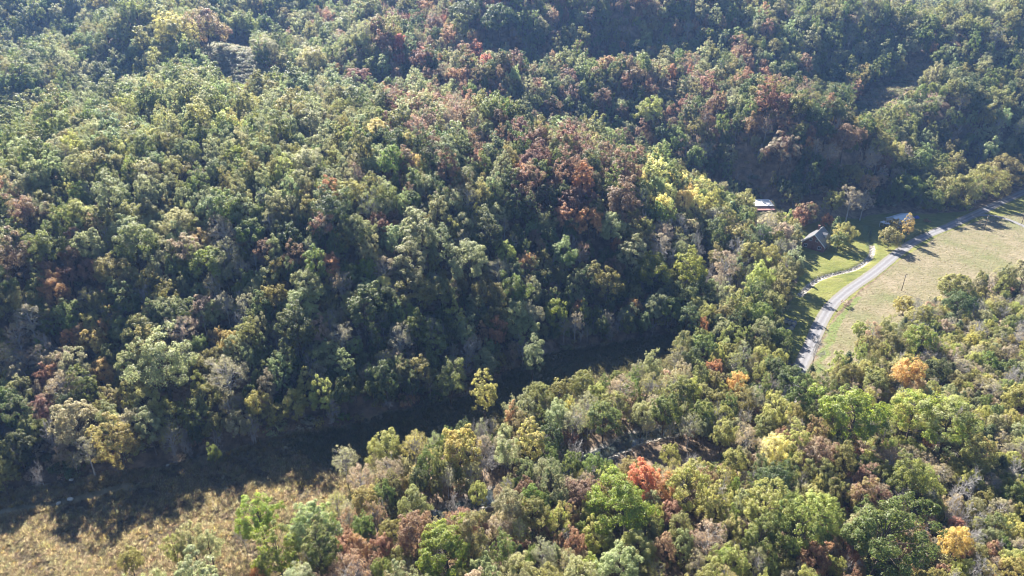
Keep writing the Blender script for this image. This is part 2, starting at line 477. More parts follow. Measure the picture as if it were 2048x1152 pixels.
def strip(name, line, width, lift, mat, zfix=None, w_noise=0.25, cols=7):
    d = np.gradient(line, axis=0); d /= np.linalg.norm(d, axis=1)[:, None] + 1e-9
    nrm = np.stack([-d[:, 1], d[:, 0]], -1)
    V = []
    for i, p in enumerate(line):
        wl = width / 2 * (1 + w_noise * math.sin(i * 0.7) * math.sin(i * .23 + 1))
        for k in range(cols):
            o = -wl + 2 * wl * k / (cols - 1)
            q = p + nrm[i] * o
            z = (float(hgt(q[0], q[1])) if zfix is None else float(hgt(p[0], p[1])) + zfix) + lift
            V.append((q[0], q[1], z))
    n = len(line); ii = np.arange(n * cols).reshape(n, cols)
    Q = np.stack([ii[:-1, :-1], ii[:-1, 1:], ii[1:, 1:], ii[1:, :-1]], -1).reshape(-1, 4)
    me = mesh_np(name, V, Q, mats=[mat], smooth=True)
    at = me.attributes.new('across', 'FLOAT', 'POINT'); at.data.foreach_set('value', np.tile(np.linspace(-1, 1, cols), n).astype(np.float32))
    return tag(link(name, me), kind='structure')

def road_mat():
    m, n, l = new_mat('chip_seal_road')
    out = n.new('ShaderNodeOutputMaterial'); b = n.new('ShaderNodeBsdfPrincipled'); b.inputs['Roughness'].default_value = 0.9; b.inputs['Specular IOR Level'].default_value = .25
    tc = n.new('ShaderNodeTexCoord')
    a = n.new('ShaderNodeAttribute'); a.attribute_name = 'across'
    ab = n.new('ShaderNodeMath'); ab.operation = 'ABSOLUTE'; l.new(a.outputs['Fac'], ab.inputs[0])
    nz = n.new('ShaderNodeTexNoise'); nz.inputs['Scale'].default_value = 0.7; nz.inputs['Detail'].default_value = 7; l.new(tc.outputs['Object'], nz.inputs['Vector'])
    ad = n.new('ShaderNodeMath'); ad.operation = 'MULTIPLY_ADD'; l.new(nz.outputs['Fac'], ad.inputs[0]); ad.inputs[1].default_value = 0.5; l.new(ab.outputs[0], ad.inputs[2])
    r = n.new('ShaderNodeValToRGB'); cr = r.color_ramp
    st = [(0.22, (0.145, 0.14, 0.148)), (0.45, (0.18, 0.175, 0.184)), (0.68, (0.225, 0.22, 0.23)), (0.88, (0.175, 0.17, 0.172)), (1.0, (0.19, 0.175, 0.155))]
    while len(cr.elements) < len(st): cr.elements.new(.5)
    for e, (p, c) in zip(cr.elements, st): e.position = p; e.color = c + (1,)
    l.new(ad.outputs[0], r.inputs['Fac']); l.new(r.outputs['Color'], b.inputs['Base Color'])
    l.new(b.outputs[0], out.inputs[0]); return m
M_ROAD = road_mat()
strip('road', ROAD, 4.7, 0.05, M_ROAD, w_noise=0.04)
strip('driveway', DRIVE, 2.6, 0.09, M_ROAD, w_noise=0.1)
M_WATER = simple_mat('stream_water', (0.05, 0.06, 0.055), 0.08, 0.3, 0.8, bump=0.05, spec=0.6)
strip('stream_water', STREAM, 4.2, 0.0, M_WATER, zfix=-0.62, w_noise=0.5)

# ------------------------------------------------------------------ tree shapes
def unit(r, n):
    v = r.normal(size=(n, 3)); return v / (np.linalg.norm(v, axis=1)[:, None] + 1e-9)

def cards(P, N, S, r, aspect=0.7, fold=0.18):
    n = len(P)
    N = N / (np.linalg.norm(N, axis=1)[:, None] + 1e-9)
    a = np.cross(N, unit(r, n)); a /= np.linalg.norm(a, axis=1)[:, None] + 1e-9
    b = np.cross(N, a); S = S[:, None]
    V = np.stack([P + a * S * .5, P + b * S * .5 * aspect + N * S * fold, P - a * S * .5, P - b * S * .5 * aspect + N * S * fold], 1).reshape(-1, 3)
    return V, np.arange(n * 4).reshape(n, 4)

def tubes(segs, k=5):
    if not len(segs): return np.zeros((0, 3)), np.zeros((0, 4), int)
    A = np.array([s[0] for s in segs], float); B = np.array([s[1] for s in segs], float)
    ra = np.array([s[2] for s in segs], float); rb = np.array([s[3] for s in segs], float)
    ax = B - A; ax /= np.linalg.norm(ax, axis=1)[:, None] + 1e-9
    h = np.where(np.abs(ax[:, 2:3]) > .9, np.array([[1., 0, 0]]), np.array([[0, 0, 1.]]))
    u = np.cross(ax, h); u /= np.linalg.norm(u, axis=1)[:, None] + 1e-9
    w = np.cross(ax, u)
    t = 2 * math.pi * np.arange(k) / k
    ring = u[:, None] * np.cos(t)[None, :, None] + w[:, None] * np.sin(t)[None, :, None]
    V = np.concatenate([A[:, None] + ring * ra[:, None, None], B[:, None] + ring * rb[:, None, None]], 1).reshape(-1, 3)
    i = np.arange(k); j = (i + 1) % k
    q = np.stack([i, j, k + j, k + i], -1)
    Q = (q[None] + (np.arange(len(segs)) * 2 * k)[:, None, None]).reshape(-1, 4)
    return V, Q

def limb(r, p, q, r0, r1, n=3, wob=0.12):
    p = np.array(p, float); q = np.array(q, float); L = np.linalg.norm(q - p); out = []; prev = p; pr = r0
    for i in range(1, n + 1):
        t = i / n
        c = p + (q - p) * t + (r.normal(size=3) * wob * L * (1 - t) if i < n else 0)
        c[2] += 0.10 * L * math.sin(math.pi * t)
        rr = r0 + (r1 - r0) * t
        out.append((prev, c, pr, rr)); prev, pr = c, rr
    return out

def envelope(r, n=7, amp=.38):
    D = unit(r, n); A = r.uniform(-amp, amp, n)
    return lambda d: 1 + (np.maximum(0, d @ D.T) ** 3 @ A)

def broadleaf(seed, R=5., Ht=15., cb=.25, nl=44, leaves=9000, ls=.34, lobe=.27, thin=1.0, low=1.5, twig=False):
    r = np.random.default_rng(seed)
    z0 = cb * Ht; cz = (z0 + Ht) / 2; rz = (Ht - z0) / 2
    i = np.arange(nl) + .5
    dz = 1 - low * i / nl
    ph = i * 2.39996 + r.uniform(0, 6) + r.normal(0, .25, nl)
    dz = np.clip(dz + r.normal(0, .08, nl), -1, 1)
    dxy = np.sqrt(1 - dz ** 2)
    D = np.stack([dxy * np.cos(ph), dxy * np.sin(ph), dz], -1)
    env = envelope(r)(D)
    fr = np.clip(r.normal(.74, .13, nl), .35, .98) * env
    lean = r.normal(0, .10 * R, 2)
    C = D * np.array([R, R, rz]) * fr[:, None] + np.array([lean[0], lean[1], cz])
    lr = R * lobe * r.uniform(.7, 1.35, nl)
    ns = 6
    sub = C[:, None] + (unit(r, nl * ns).reshape(nl, ns, 3) * np.array([1, 1, .75]) + D[:, None] * .35) * lr[:, None, None] * .72
    sr = lr[:, None] * r.uniform(.38, .62, (nl, ns))
    w = (sr ** 2 * r.uniform(.35, 1.3, (nl, 1))).ravel(); w = w / w.sum()
    pick = r.choice(nl * ns, size=int(leaves * thin), p=w)
    c = sub.reshape(-1, 3)[pick]; s = sr.ravel()[pick]; o = D[pick // ns]
    d = unit(r, len(pick)) + .45 * o + np.array([0, 0, .3]); d /= np.linalg.norm(d, axis=1)[:, None]
    P = c + d * (s * r.uniform(0, 1, len(pick)) ** .45)[:, None]
    N = d * .85 + o * .3 + np.array([0, 0, .3]) + unit(r, len(pick)) * .55
    S = ls * r.uniform(.65, 1.4, len(pick))
    LV, LQ = cards(P, N, S, r)
    tr = .035 * Ht * .55
    top = np.array([lean[0] * .8, lean[1] * .8, cz + .35 * rz])
    seg = limb(r, (0, 0, -.4), (lean[0] * .3, lean[1] * .3, z0 + .2), tr * 1.25, tr * .8, 3, .02) + limb(r, (lean[0] * .3, lean[1] * .3, z0 + .2), top, tr * .8, tr * .25, 4, .05)
    for j in r.permutation(nl)[:(nl if twig else nl // 2)]:
        t = np.clip((C[j][2] - z0) / (top[2] - z0) - .35, .02, .85)
        base = np.array([lean[0] * .4, lean[1] * .4, z0 + (top[2] - z0) * t])
        seg += limb(r, base, C[j], tr * .42 * (1 - .5 * t), .03, 3)
        if twig:
            for k in range(ns):
                seg.append((C[j] + (base - C[j]) * .2, sub[j, k] + D[j] * sr[j, k] * .8, .035, .012))
    BV, BQ = tubes(seg, 5 if not twig else 4)
    return (LV, LQ), (BV, BQ)

def bare(seed, R=4.5, Ht=13.):
    r = np.random.default_rng(seed); seg = []
    def grow(p, d, L, rad, lev):
        n = 3; q = p
        for _ in range(n):
            d2 = d + r.normal(0, .13, 3); d2 /= np.linalg.norm(d2)
            nq = q + d2 * L / n; seg.append((q, nq, rad, rad * .82)); q = nq; rad *= .82; d = d2
            if lev < 4 and _ >= 0:
                for _k in range(2 if lev else 2):
                    s = d * .75 + unit(r, 1)[0] * .75 + np.array([0, 0, .16]); s /= np.linalg.norm(s)
                    if lev < 3 or r.random() < .75:
                        grow(q, s, L * r.uniform(.42, .62), rad * .55, lev + 1)
        
    grow(np.array([0, 0, -.4]), np.array([r.normal(0, .05), r.normal(0, .05), 1.]), Ht * .62, Ht * .02, 0)
    V, Q = tubes([(a_, b_, max(r0_, .032), max(r1_, .024)) for a_, b_, r0_, r1_ in seg], 3)
    m = np.abs(V[:, :2]).max(); V[:, :2] *= R / m
    zmax = V[:, 2].max(); V[:, 2] *= Ht / zmax
    return None, (V, Q)

def cedar(seed, R=2.3, Ht=10., leaves=5200, ls=.30):
    r = np.random.default_rng(seed)
    n = leaves; nb = 130
    bz = r.uniform(.05, 1, nb) ** .85; ba = r.uniform(0, 2 * math.pi, nb)
    bl = R * (1 - bz) ** .75 * r.uniform(.7, 1.15, nb) + .12
    k = r.choice(nb, n, p=(bl ** 1.3) / (bl ** 1.3).sum())
    t = r.uniform(.15, 1, n) ** .6
    P = np.stack([np.cos(ba[k]) * bl[k] * t, np.sin(ba[k]) * bl[k] * t, bz[k] * Ht * .97 + bl[k] * t * .35], -1) + r.normal(0, .16, (n, 3)) * (1 + .6 * bl[k] / R)[:, None]
    N = np.stack([np.cos(ba[k]), np.sin(ba[k]), np.full(n, .7)], -1) + unit(r, n) * .7
    L = cards(P, N, ls * r.uniform(.6, 1.4, n), r, .5)
    B = tubes(limb(r, (0, 0, -.3), (0, 0, Ht * .96), .16, .02, 5, .01) + [((0, 0, bz[i] * Ht * .95), (math.cos(ba[i]) * bl[i] * .8, math.sin(ba[i]) * bl[i] * .8, bz[i] * Ht * .97 + bl[i] * .28), .035, .01) for i in range(0, nb, 2)], 4)
    return L, B

def shrub(seed, R=1.5, Ht=2.1, leaves=1100, ls=.2):
    (L, B) = broadleaf(seed, R, Ht, .02, 16, leaves, ls, .36, 1.0, 1.2)
    return L, B

def tuft(seed, n=34, h=.55, spread=.5):
    r = np.random.default_rng(seed); V = []; Q = []
    for i in range(n):
        a = r.uniform(0, 6.28); p = np.array([math.cos(a), math.sin(a), 0]) * spread * r.uniform(0, 1) ** .6
        o = np.array([math.cos(a), math.sin(a), 0]) * r.uniform(.1, .5) * h + r.normal(0, .08, 3) * h
        hh = h * r.uniform(.55, 1.15); w = np.array([-math.sin(a), math.cos(a), 0]) * .026
        k = len(V); m = p + o * .35 + np.array([0, 0, hh * .6]); e = p + o + np.array([0, 0, hh])
        V += [p - w, p + w, m + w * 1.1, m - w * 1.1, e + w * .8, e - w * .8]; Q += [(k, k + 1, k + 2, k + 3), (k + 3, k + 2, k + 4, k + 5)]
    return (np.array(V), np.array(Q)), None

SHAPES = {}    # kind -> list of dicts(crown, trunk, near(joined), far(joined), R, H)
def joined(name, L, B, mb):
    V = []; Q = []; mi = []; n = 0
    for part, k in ((L, 0), (B, 1)):
        if part is None or not len(part[0]): continue
        V.append(part[0]); Q.append(part[1] + n); mi.append(np.full(len(part[1]), k)); n += len(part[0])
    return mesh_np(name, np.concatenate(V), np.concatenate(Q), mats=[M_LEAF, mb], matidx=np.concatenate(mi))

def add_shape(kind, fn, R, Ht, args, far_args, mb=M_BARK):
    L, B = fn(*args[0], **args[1]); Lf, Bf = fn(*far_args[0], **far_args[1])
    i = len(SHAPES.setdefault(kind, []))
    d = dict(R=R, H=Ht, kind=kind, i=i)
    if L is not None: d['crown'] = mesh_np('%s_crown' % kind, *L, mats=[M_LEAF])
    if B is not None and len(B[0]): d['trunk'] = mesh_np('%s_trunk' % kind, *B, mats=[mb], smooth=True)
    d['near'] = joined('%s_near' % kind, L, B, mb)
    d['far'] = joined('%s_far' % kind, Lf, Bf, mb)
    SHAPES[kind].append(d)

for s in range(9):
    a = dict(R=5., Ht=15., cb=[.26, .2, .3, .24, .22, .33, .18, .28, .25][s], nl=[46, 38, 52, 34, 60, 28, 70, 42, 56][s], lobe=[.27, .31, .24, .33, .22, .34, .2, .28, .24][s])
    add_shape('round', broadleaf, 5., 15., ((100 + s,), dict(a, leaves=19000, ls=.25)), ((100 + s,), dict(a, leaves=6000, ls=.43)))
for s in range(3):
    a = dict(R=5., Ht=21., cb=.2, nl=[50, 40, 58][s], lobe=[.25, .3, .23][s], low=1.7)
    add_shape('tall', broadleaf, 5., 21., ((200 + s,), dict(a, leaves=20000, ls=.27)), ((200 + s,), dict(a, leaves=6500, ls=.46)))
for s in range(3):
    a = dict(R=5., Ht=15., cb=.28, nl=[40, 48, 34][s], lobe=.24, thin=.36, twig=True)
    add_shape('thin', broadleaf, 5., 15., ((300 + s,), dict(a, leaves=16000, ls=.21)), ((300 + s,), dict(a, leaves=6500, ls=.33)), M_BARE)
for s in range(2):
    a = dict(R=5., Ht=17., cb=.33, nl=[40, 34][s], lobe=.27, low=1.85)
    add_shape('stemmed', broadleaf, 5., 17., ((400 + s,), dict(a, leaves=15000, ls=.26)), ((400 + s,), dict(a, leaves=5000, ls=.42)))
for s in range(4):
    a = dict(R=5., Ht=10., cb=[.05, .03, .06, .04][s], nl=[52, 40, 60, 46][s], lobe=[.25, .3, .22, .27][s], low=1.5)
    add_shape('dome', broadleaf, 5., 10., ((450 + s,), dict(a, leaves=17000, ls=.25)), ((450 + s,), dict(a, leaves=5500, ls=.43)))
for s in range(4):
    add_shape('bare', bare, 4.5, 13., ((500 + s,), {}), ((500 + s,), {}), M_BARE)
for s in range(3):
    add_shape('cedar', cedar, 2.3, 10., ((600 + s,), {}), ((600 + s,), dict(leaves=2000, ls=.5)))
for s in range(3):
    add_shape('shrub', shrub, 1.5, 2.1, ((700 + s,), {}), ((700 + s,), dict(leaves=450, ls=.32)))
add_shape('tuft', tuft, .8, .8, ((800,), {}), ((801,), {}))
add_shape('tuft', tuft, .8, .8, ((802,), dict(n=40, h=.75, spread=.45)), ((803,), dict(n=22, h=.35, spread=.5)))

# ------------------------------------------------------------------ leaf colours
C = {'g': (.112, .135, .040), 'G': (.172, .192, .042), 'd': (.066, .085, .032), 'o': (.165, .155, .060), 'y': (.255, .248, .090), 'Y': (.315, .25, .11),
     'P': (.42, .385, .18), 'n': (.32, .185, .098), 'r': (.225, .140, .095), 'm': (.160, .102, .074), 's': (.205, .215, .115), 't': (.255, .215, .155),
     'k': (.25, .105, .075), 'b': (.23, .20, .16), 'c': (.080, .100, .048)}
C = {k: tuple(c * 1.42 for c in v) for k, v in C.items()}
WORDS = {'g': 'green', 'G': 'bright green', 'd': 'dark green', 'o': 'olive', 'y': 'yellow-green', 'Y': 'golden', 'P': 'pale yellow', 'n': 'orange',
         'r': 'russet', 'm': 'maroon', 's': 'sage green', 't': 'tan', 'k': 'red', 'b': 'grey', 'c': 'dark'}

# trees one can pick out: frame position of the crown's middle, its width, shape, colour (second letter: turned colour)
PICKED = """518 1026 88 S G;345 1096 48 S y;383 1078 58 S s;416 1086 48 S s;260 1124 46 R o;486 1062 50 B b;560 1112 92 R Gg;628 1056 98 R sG;516 1150 40 R n
175 905 62 N t;236 888 84 R oy;297 852 56 L s;340 832 56 R yo;395 832 52 R o;430 852 46 R o;512 812 46 R y;535 772 36 L t;75 936 46 B b;35 900 62 R d;0 950 52 R o;430 912 24 R g
215 842 46 L s;100 766 46 R r;185 765 46 B b;187 646 44 R y;245 666 46 R sG;188 686 54 R Y;207 749 46 R Yn;105 592 52 R n;45 606 46 R Y;108 762 52 R rn;60 642 62 N t;40 722 56 N tm
10 702 32 R y;325 736 118 R s;455 752 88 N t;470 702 52 R s;435 676 30 R Y;462 692 46 R Y;335 616 58 R s;480 646 46 B b;110 692 56 B b;265 722 36 B b;450 592 42 B b;300 622 34 R Yt;235 776 28 R o;205 802 36 N t
420 532 70 R Gs;180 542 44 R m;150 522 42 R m;140 552 42 R m;225 542 62 R o;195 466 40 L rg;165 436 58 R yo;128 437 32 R y;405 487 42 R Yt;482 480 28 R n;150 482 36 R tn;105 572 44 R n;250 466 68 R s;430 421 72 R s
360 456 62 R s;260 352 42 R Gg;210 347 42 R G;305 347 30 R r;410 367 42 R d;20 382 42 R tn;370 302 42 R d;470 312 44 R G;653 392 46 R n;668 428 74 R d;640 452 62 R rt;655 532 46 R nr;672 322 38 L yY;612 332 62 R s
710 352 46 N tr;835 332 30 R Y;917 370 28 R kn;963 392 34 L y;955 437 30 R yG;903 462 30 L y;925 338 30 C c;915 302 64 R d;775 397 52 R o;760 452 46 R mr;790 457 28 R n;580 482 54 R d;635 472 38 L d;530 502 48 R m;590 522 52 R r
840 472 74 L s;820 522 72 L s;880 492 56 L s;940 522 78 R s;1010 512 42 R y;530 557 46 R s;700 552 48 R g;735 542 42 R G;765 572 42 R P;660 572 30 R Y;1035 352 30 R n;1095 380 30 R n;1165 366 54 L nm;1150 402 64 R m;1250 348 70 R m
1240 402 74 L m;1060 322 54 R m;1178 447 64 R n;1130 437 46 R rn;1225 462 62 R s;1315 352 42 R P;1345 362 42 R P;1335 387 42 R P;1365 402 46 R P;1320 412 42 R P;1392 407 42 R P;1395 370 46 R g;1235 492 24 R n;1160 512 46 N mr;1130 512 52 L gs
1265 512 56 L s;1320 492 48 N t;1400 490 62 B b;1475 502 68 B b;1450 532 62 N t;1310 542 74 R Gg;1385 542 64 R G;1055 530 42 R Yr;1100 522 36 B b;820 638 44 R G;865 662 48 N t;800 682 62 N t;710 692 36 R sG;690 657 32 C o;605 622 74 R s
655 712 54 R s;690 737 42 L s;615 727 38 B b;610 772 42 R yo;585 807 46 R y;655 772 30 R s;710 772 30 R o;745 777 28 R o;975 727 44 R s;996 666 40 L nr;965 672 26 L r;915 642 48 R Gs;930 667 48 R s;930 712 58 B b;830 742 54 R o;900 762 64 R o
968 787 54 L y;1065 587 38 L s;1105 627 48 R G;1050 662 58 R s;1065 712 54 L s;1155 622 26 R n;1170 627 20 R Y;1270 617 32 R Y;1310 617 44 R s;1390 622 38 R yo;1408 657 24 L n;1445 662 42 R s;1480 617 64 R oy;1450 602 42 R s
1428 737 38 R nr;1405 697 58 R g;1385 722 44 R d;1460 707 38 R o;1080 800 56 R o;1240 782 66 N t;1200 792 48 R y;1285 832 46 R s;1360 792 64 R g;1330 822 62 R g;1480 802 54 R o;1475 772 38 R Yn;1110 832 54 R s;1022 835 34 L nt;925 897 88 R Yy
690 922 58 N s;770 902 62 R y;830 892 62 N y;720 962 62 N t;780 942 62 N t;852 932 52 R g;840 965 42 R d;835 1016 64 R o;832 1069 84 R r;925 1047 60 R r;690 1112 54 R r;722 1102 52 R rn;765 1097 42 R r;745 1132 42 R r;890 1108 118 R G
725 1062 48 R g;1040 1110 32 C c;1060 1002 48 R g;1050 982 44 R m;955 987 46 R y;1170 987 86 R m;1065 1027 68 R og;1285 962 74 R n;1322 987 52 R nr;1250 1016 122 R G;1370 977 92 R yG;1549 908 58 R Pt;1550 962 78 R d;1415 1082 80 N tr
1360 1062 48 L o;1292 1062 58 R o;1330 1102 54 L r;1370 1092 42 L s;1150 1092 44 L r;1190 1082 58 R yG;1240 1142 94 R s;1455 1132 74 R yG;1520 1082 84 R g;1175 1142 58 R y;1090 1112 62 N s;1105 877 54 R d;1430 987 66 B b;1500 832 62 B b;1340 912 42 R y;1195 937 54 R g
1711 828 130 R Gg;1829 828 84 R yG;1900 850 104 R Gs;1815 752 58 R Y;1628 917 74 R rt;1925 952 84 B b;1768 1078 156 R g;1855 1087 52 B b;1640 1030 92 R yG;1590 1062 104 R gG;1630 1122 72 R r;1700 1112 48 R r;1910 1087 54 R Y;1705 917 24 R k;1820 962 78 R gG
1780 922 52 N rt;1960 922 62 R o;1975 902 38 R Y;2040 792 54 R y;1930 882 62 R o;1750 992 62 R rt;1838 682 70 D Gy;1840 637 48 D y;1923 612 54 D d;1776 692 54 D o;1745 667 42 N rt;1720 662 38 D y;1905 577 62 D o;1810 612 36 D y
1805 742 46 D yt;1870 742 48 D d;1634 690 42 B b;1780 476 42 D o;1790 457 34 D o;1817 452 24 L Y;1691 470 44 D oY;1677 484 32 D g;1651 490 17 D s;1673 453 26 C c;1656 443 28 D n;1740 466 8 C c;1615 430 48 D rg;1597 436 38 D r;1700 402 58 N t;1728 404 44 N t;1665 402 46 R o
800 88 30 R k;745 56 28 R kn;800 121 28 R kr;675 141 28 R n;347 66 70 D y;412 60 74 D ro;535 101 48 R s;620 122 62 R sy;720 156 52 R m;870 206 42 R m;900 216 40 R m;840 121 46 R m;752 261 52 R P;930 31 62 R d;1000 41 72 R d;1000 246 42 R m;1040 262 42 R m
1080 282 52 R m;960 251 22 R n;1345 146 26 R n;1380 151 20 L k;1300 226 54 R yo;1690 281 58 R m;1615 289 20 R n;1563 300 72 R mt;1789 313 46 R y;1865 101 15 R n;1245 92 12 R n;1408 105 14 R n;1110 95 12 R n;1085 118 16 R n;1700 350 50 R o;1812 378 54 D g;1738 366 40 R tn
1885 380 46 D o;1920 386 64 D o;1965 366 66 D oy;2010 346 66 D o;1860 402 44 D g;1990 372 50 D o;1462 432 40 C c;1490 452 34 C c;1520 470 40 R d;1500 512 54 R y;1540 522 54 R oy;1560 560 60 R o;1520 560 54 R y;1543 606 52 R oy;1520 640 54 R g;1556 588 46 R o;1590 545 34 R o;1588 768 60 R d;1606 800 62 R g;1502 962 34 B b;1610 968 44 B b;1738 992 42 B b;1678 1052 34 B b;1130 900 40 B b;985 905 36 B b;1556 742 52 R dg;1640 790 60 R g"""
SHAPE_CODE = {'R': 'round', 'L': 'tall', 'N': 'thin', 'S': 'stemmed', 'D': 'dome', 'B': 'bare', 'C': 'cedar'}
MIX = ["gdsosog gosygso gsorgsos domsmorkd dgmoosrg sgosrgs sgosgso sgosgos", "gsdosog gsoysogs gsodso momsrgrs dosmdmgs dmsrdog dorgdo ogsdos", "gosysog gosgso sogyso dgosmdrs mdmrgmod oydgsP dmotdoc ogstoc",
       "osgtomg sogtosg srodgos sdogost dgmosdos dostbco yosctc osctyo", "ntosrog sotogdo dsogstd dgsotod dgsotod dsoygdo oygdoc ygoystct", "mtdogst sotydo doystd dsobtdo ogstyo goystyo goyytoc ygotysytc",
       "odtbod oydtoy ostygt tosygt ogtsyto goytytrs goyrtyst goytcsyt", "gsogos gsotsy gsorytg grytyos goytsyrs gryosytG goryygtst goyrtybst"]
MIX = [m.split() for m in MIX]

def blocked(x, y, R):
    b = np.zeros(np.shape(x), bool)
    for p in (P_WEEDS, P_LAWN, P_HAY, P_CLEAR, P_CLEAR2, P_HOLLOW, P_BARNYARD, P_YARD): b |= inside(p, x, y)
    b |= dist_line(ROAD, x, y) < 4
    b |= dist_line(STREAM, x, y) < 2.6
    return b

TREES = []     # dict(x,y,z,R,h,kind,c1,c2,picked)
buckets = {}
def near_any(x, y, R, f):
    i, j = int(x // 8), int(y // 8)
    for a in range(i - 2, i + 3):
        for b in range(j - 2, j + 3):
            for t in buckets.get((a, b), ()):
                if (t['x'] - x) ** 2 + (t['y'] - y) ** 2 < (f * (R + t['R'])) ** 2: return True
    return False
def put(t):
    TREES.append(t); buckets.setdefault((int(t['x'] // 8), int(t['y'] // 8)), []).append(t)

for item in PICKED.replace('\n', ';').split(';'):
    u, v, w, s, c = item.split(); u, v, w = float(u), float(v), float(w)
    kind = SHAPE_CODE[s]
    w *= .92 if kind != 'dome' else 1.0
    R = 4.5; p = None
    for _ in range(3):
        hh = 5 + 2.1 * R if kind != 'cedar' else 3.4 * R + 1.5
        if kind == 'tall': hh = 6 + 2.8 * R
        if kind == 'stemmed': hh = 9 + 1.6 * R
        if kind == 'dome': hh = 1.95 * R + .6
        p = on_ground(u, v, hh * {'cedar': .5, 'stemmed': .72, 'dome': .5}.get(kind, .62))
        dep = project(p[0], p[1], p[2] + hh * .6)[2]
        R = w / 2 * dep / FPX
    put(dict(x=p[0], y=p[1], z=p[2], R=R, h=hh, kind=kind, c1=c[0], c2=c[-1], picked=True))

_r = random.Random(11)
cand = []
for _ in range(90000):
    y = _r.uniform(70, 760); x = _r.uniform(-1, 1) * (.80 * y + 90)
    cand.append((x, y))
cand = np.array(cand)
cz_ = hgt(cand[:, 0], cand[:, 1])
cu, cv, cd = project(cand[:, 0], cand[:, 1], cz_ + 9)
ok = (cu > -170) & (cu < 2190) & (cv > -70) & (cv < 1330) & (cd > 0)
ok &= ~blocked(cand[:, 0], cand[:, 1], 3)
for (x, y), z, u, v in zip(cand[ok], cz_[ok], cu[ok], cv[ok]):
    scrub = u > 1780 and v > 560 and z < 6
    near = z < 4 and not scrub
    R = _r.choice([1.9, 2.4, 2.8, 3.2, 3.5, 3.9, 4.3, 4.8, 5.6]) * _r.uniform(.80, 1.06)
    if scrub: R = _r.uniform(1.3, 2.9)
    elif near and u > 900: R *= .82
    if near and 800 < u < 1500 and 850 < v < 1000: R *= .8
    bank = (((u - 1300) / 190) ** 2 + ((v - 880) / 40) ** 2 < 1) or (((u - 900) / 120) ** 2 + ((v - 985) / 30) ** 2 < 1)
    if bank and near: continue
    if near_any(x, y, R, .66 if scrub else (.70 if near else .62)): continue
    mx = MIX[min(7, max(0, int(v // 144)))][min(7, max(0, int(u // 256)))]
    nn = .5 + .25 * math.sin(x / 17 + 2 * math.sin(y / 29)) + .25 * math.sin(y / 15 + 1.7 * math.sin(x / 23 + 1))
    c = mx[int(((nn * 1.3 + _r.uniform(0, .8)) % 1) * len(mx))]
    kind = _r.choice(['round', 'round', 'round', 'round', 'tall', 'thin' if c in 'ostrmy' else 'round', 'thin' if near and c in 'ostry' else 'tall'])
    if c == 'b':
        kind = 'bare'
    if c == 't': kind = _r.choice(['thin', 'thin', 'round'])
    if c == 'c': kind = 'cedar'; R = min(R, 2.6)
    h = {'tall': 6 + 2.8 * R, 'cedar': 3.4 * R + 1.5}.get(kind, 5 + 2.1 * R) * _r.uniform(.9, 1.12)
    if scrub:
        if kind in ('round', 'tall'): kind = 'dome'
        h = min(h, 2.0 + 2.0 * R)
    c2 = c if _r.random() < .35 else _r.choice(mx)
    put(dict(x=x, y=y, z=z, R=R, h=h, kind=kind, c1=c, c2=c2, picked=False))
OPEN = [np.array(q, float) for q in (
    [(-20, 985), (300, 938), (500, 893), (650, 858), (800, 822), (940, 795), (1010, 748), (1100, 712), (1338, 676), (1325, 706), (1150, 748), (1055, 795), (905, 822), (765, 880), (660, 945), (590, 985), (575, 1060), (545, 1100), (440, 1050), (330, 1055), (230, 1090), (200, 1160), (-20, 1160)],
    [(1612, 714), (1602, 690), (1566, 662), (1610, 600), (1606, 552), (1600, 512), (1606, 470), (1640, 450), (1700, 446), (1756, 432), (1765, 428), (1822, 424), (1870, 432), (1930, 436), (2000, 408), (2060, 380), (2060, 512), (1880, 545), (1800, 596), (1740, 645), (1685, 695), (1640, 722)],
    [(1508, 398), (1548, 398), (1552, 424), (1530, 424)],
    [(405, 106), (440, 92), (496, 85), (514, 122), (502, 164), (468, 168), (426, 138)], [(1284, 198), (1325, 181), (1370, 177), (1376, 189), (1330, 202)],
    [(1700, 214), (1722, 192), (1775, 164), (1842, 122), (1872, 126), (1826, 172), (1762, 212), (1722, 226)])]
def in_the_way(t):
    q = [project(t['x'] + dx * t['R'], t['y'], t['z'] + t['h'] * f)[:2] for dx, f in ((0, .97), (0, .65), (-.6, .65), (.6, .65))]
    a = np.array(q)
    return any(inside(o, a[:, 0], a[:, 1]).any() for o in OPEN)
BARN_VIEW = OPEN[2]
def hides_barn(t):
    a = np.array([project(t['x'] + dx * t['R'], t['y'], t['z'] + t['h'] * f)[:2] for dx in (-.9, -.5, 0, .5, .9) for f in (.95, .75, .5)])
    return t['y'] < 335 and inside(BARN_VIEW, a[:, 0], a[:, 1]).any()
_st = np.array([math.sin(SUN_AZ), math.cos(SUN_AZ)])
SUNNY = [(flat_at(1530, 406, 7.6)[:2], 7.0, 30), (flat_at(1774, 438, 4.3)[:2], 4.5, 46), (flat_at(1783, 432, 4.6)[:2], 3.0, 40), (flat_at(1632, 468, 6)[:2], 5.0, 14)] + [(flat_at(u_, v_, 0)[:2], 2.0, 26) for u_, v_ in ((1622, 700), (1632, 675), (1642, 650), (1690, 584), (1740, 550))]
def shades_a_roof(t):
    for c, wd, ln in SUNNY:
        d = np.array([t['x'], t['y']]) - c; a = d @ _st; b = abs(d[0] * _st[1] - d[1] * _st[0])
        if -2 < a < ln and b < wd + t['R'] * .7 and a < (t['h'] + t['z'] - (4 if ln != 26 else 0)) / math.tan(SUN_EL) + 4: return True
    return False
TREES = [t for t in TREES if (t['picked'] or not shades_a_roof(t)) and not hides_barn(t) and (t['picked'] or not in_the_way(t))]
print('trees', len(TREES))

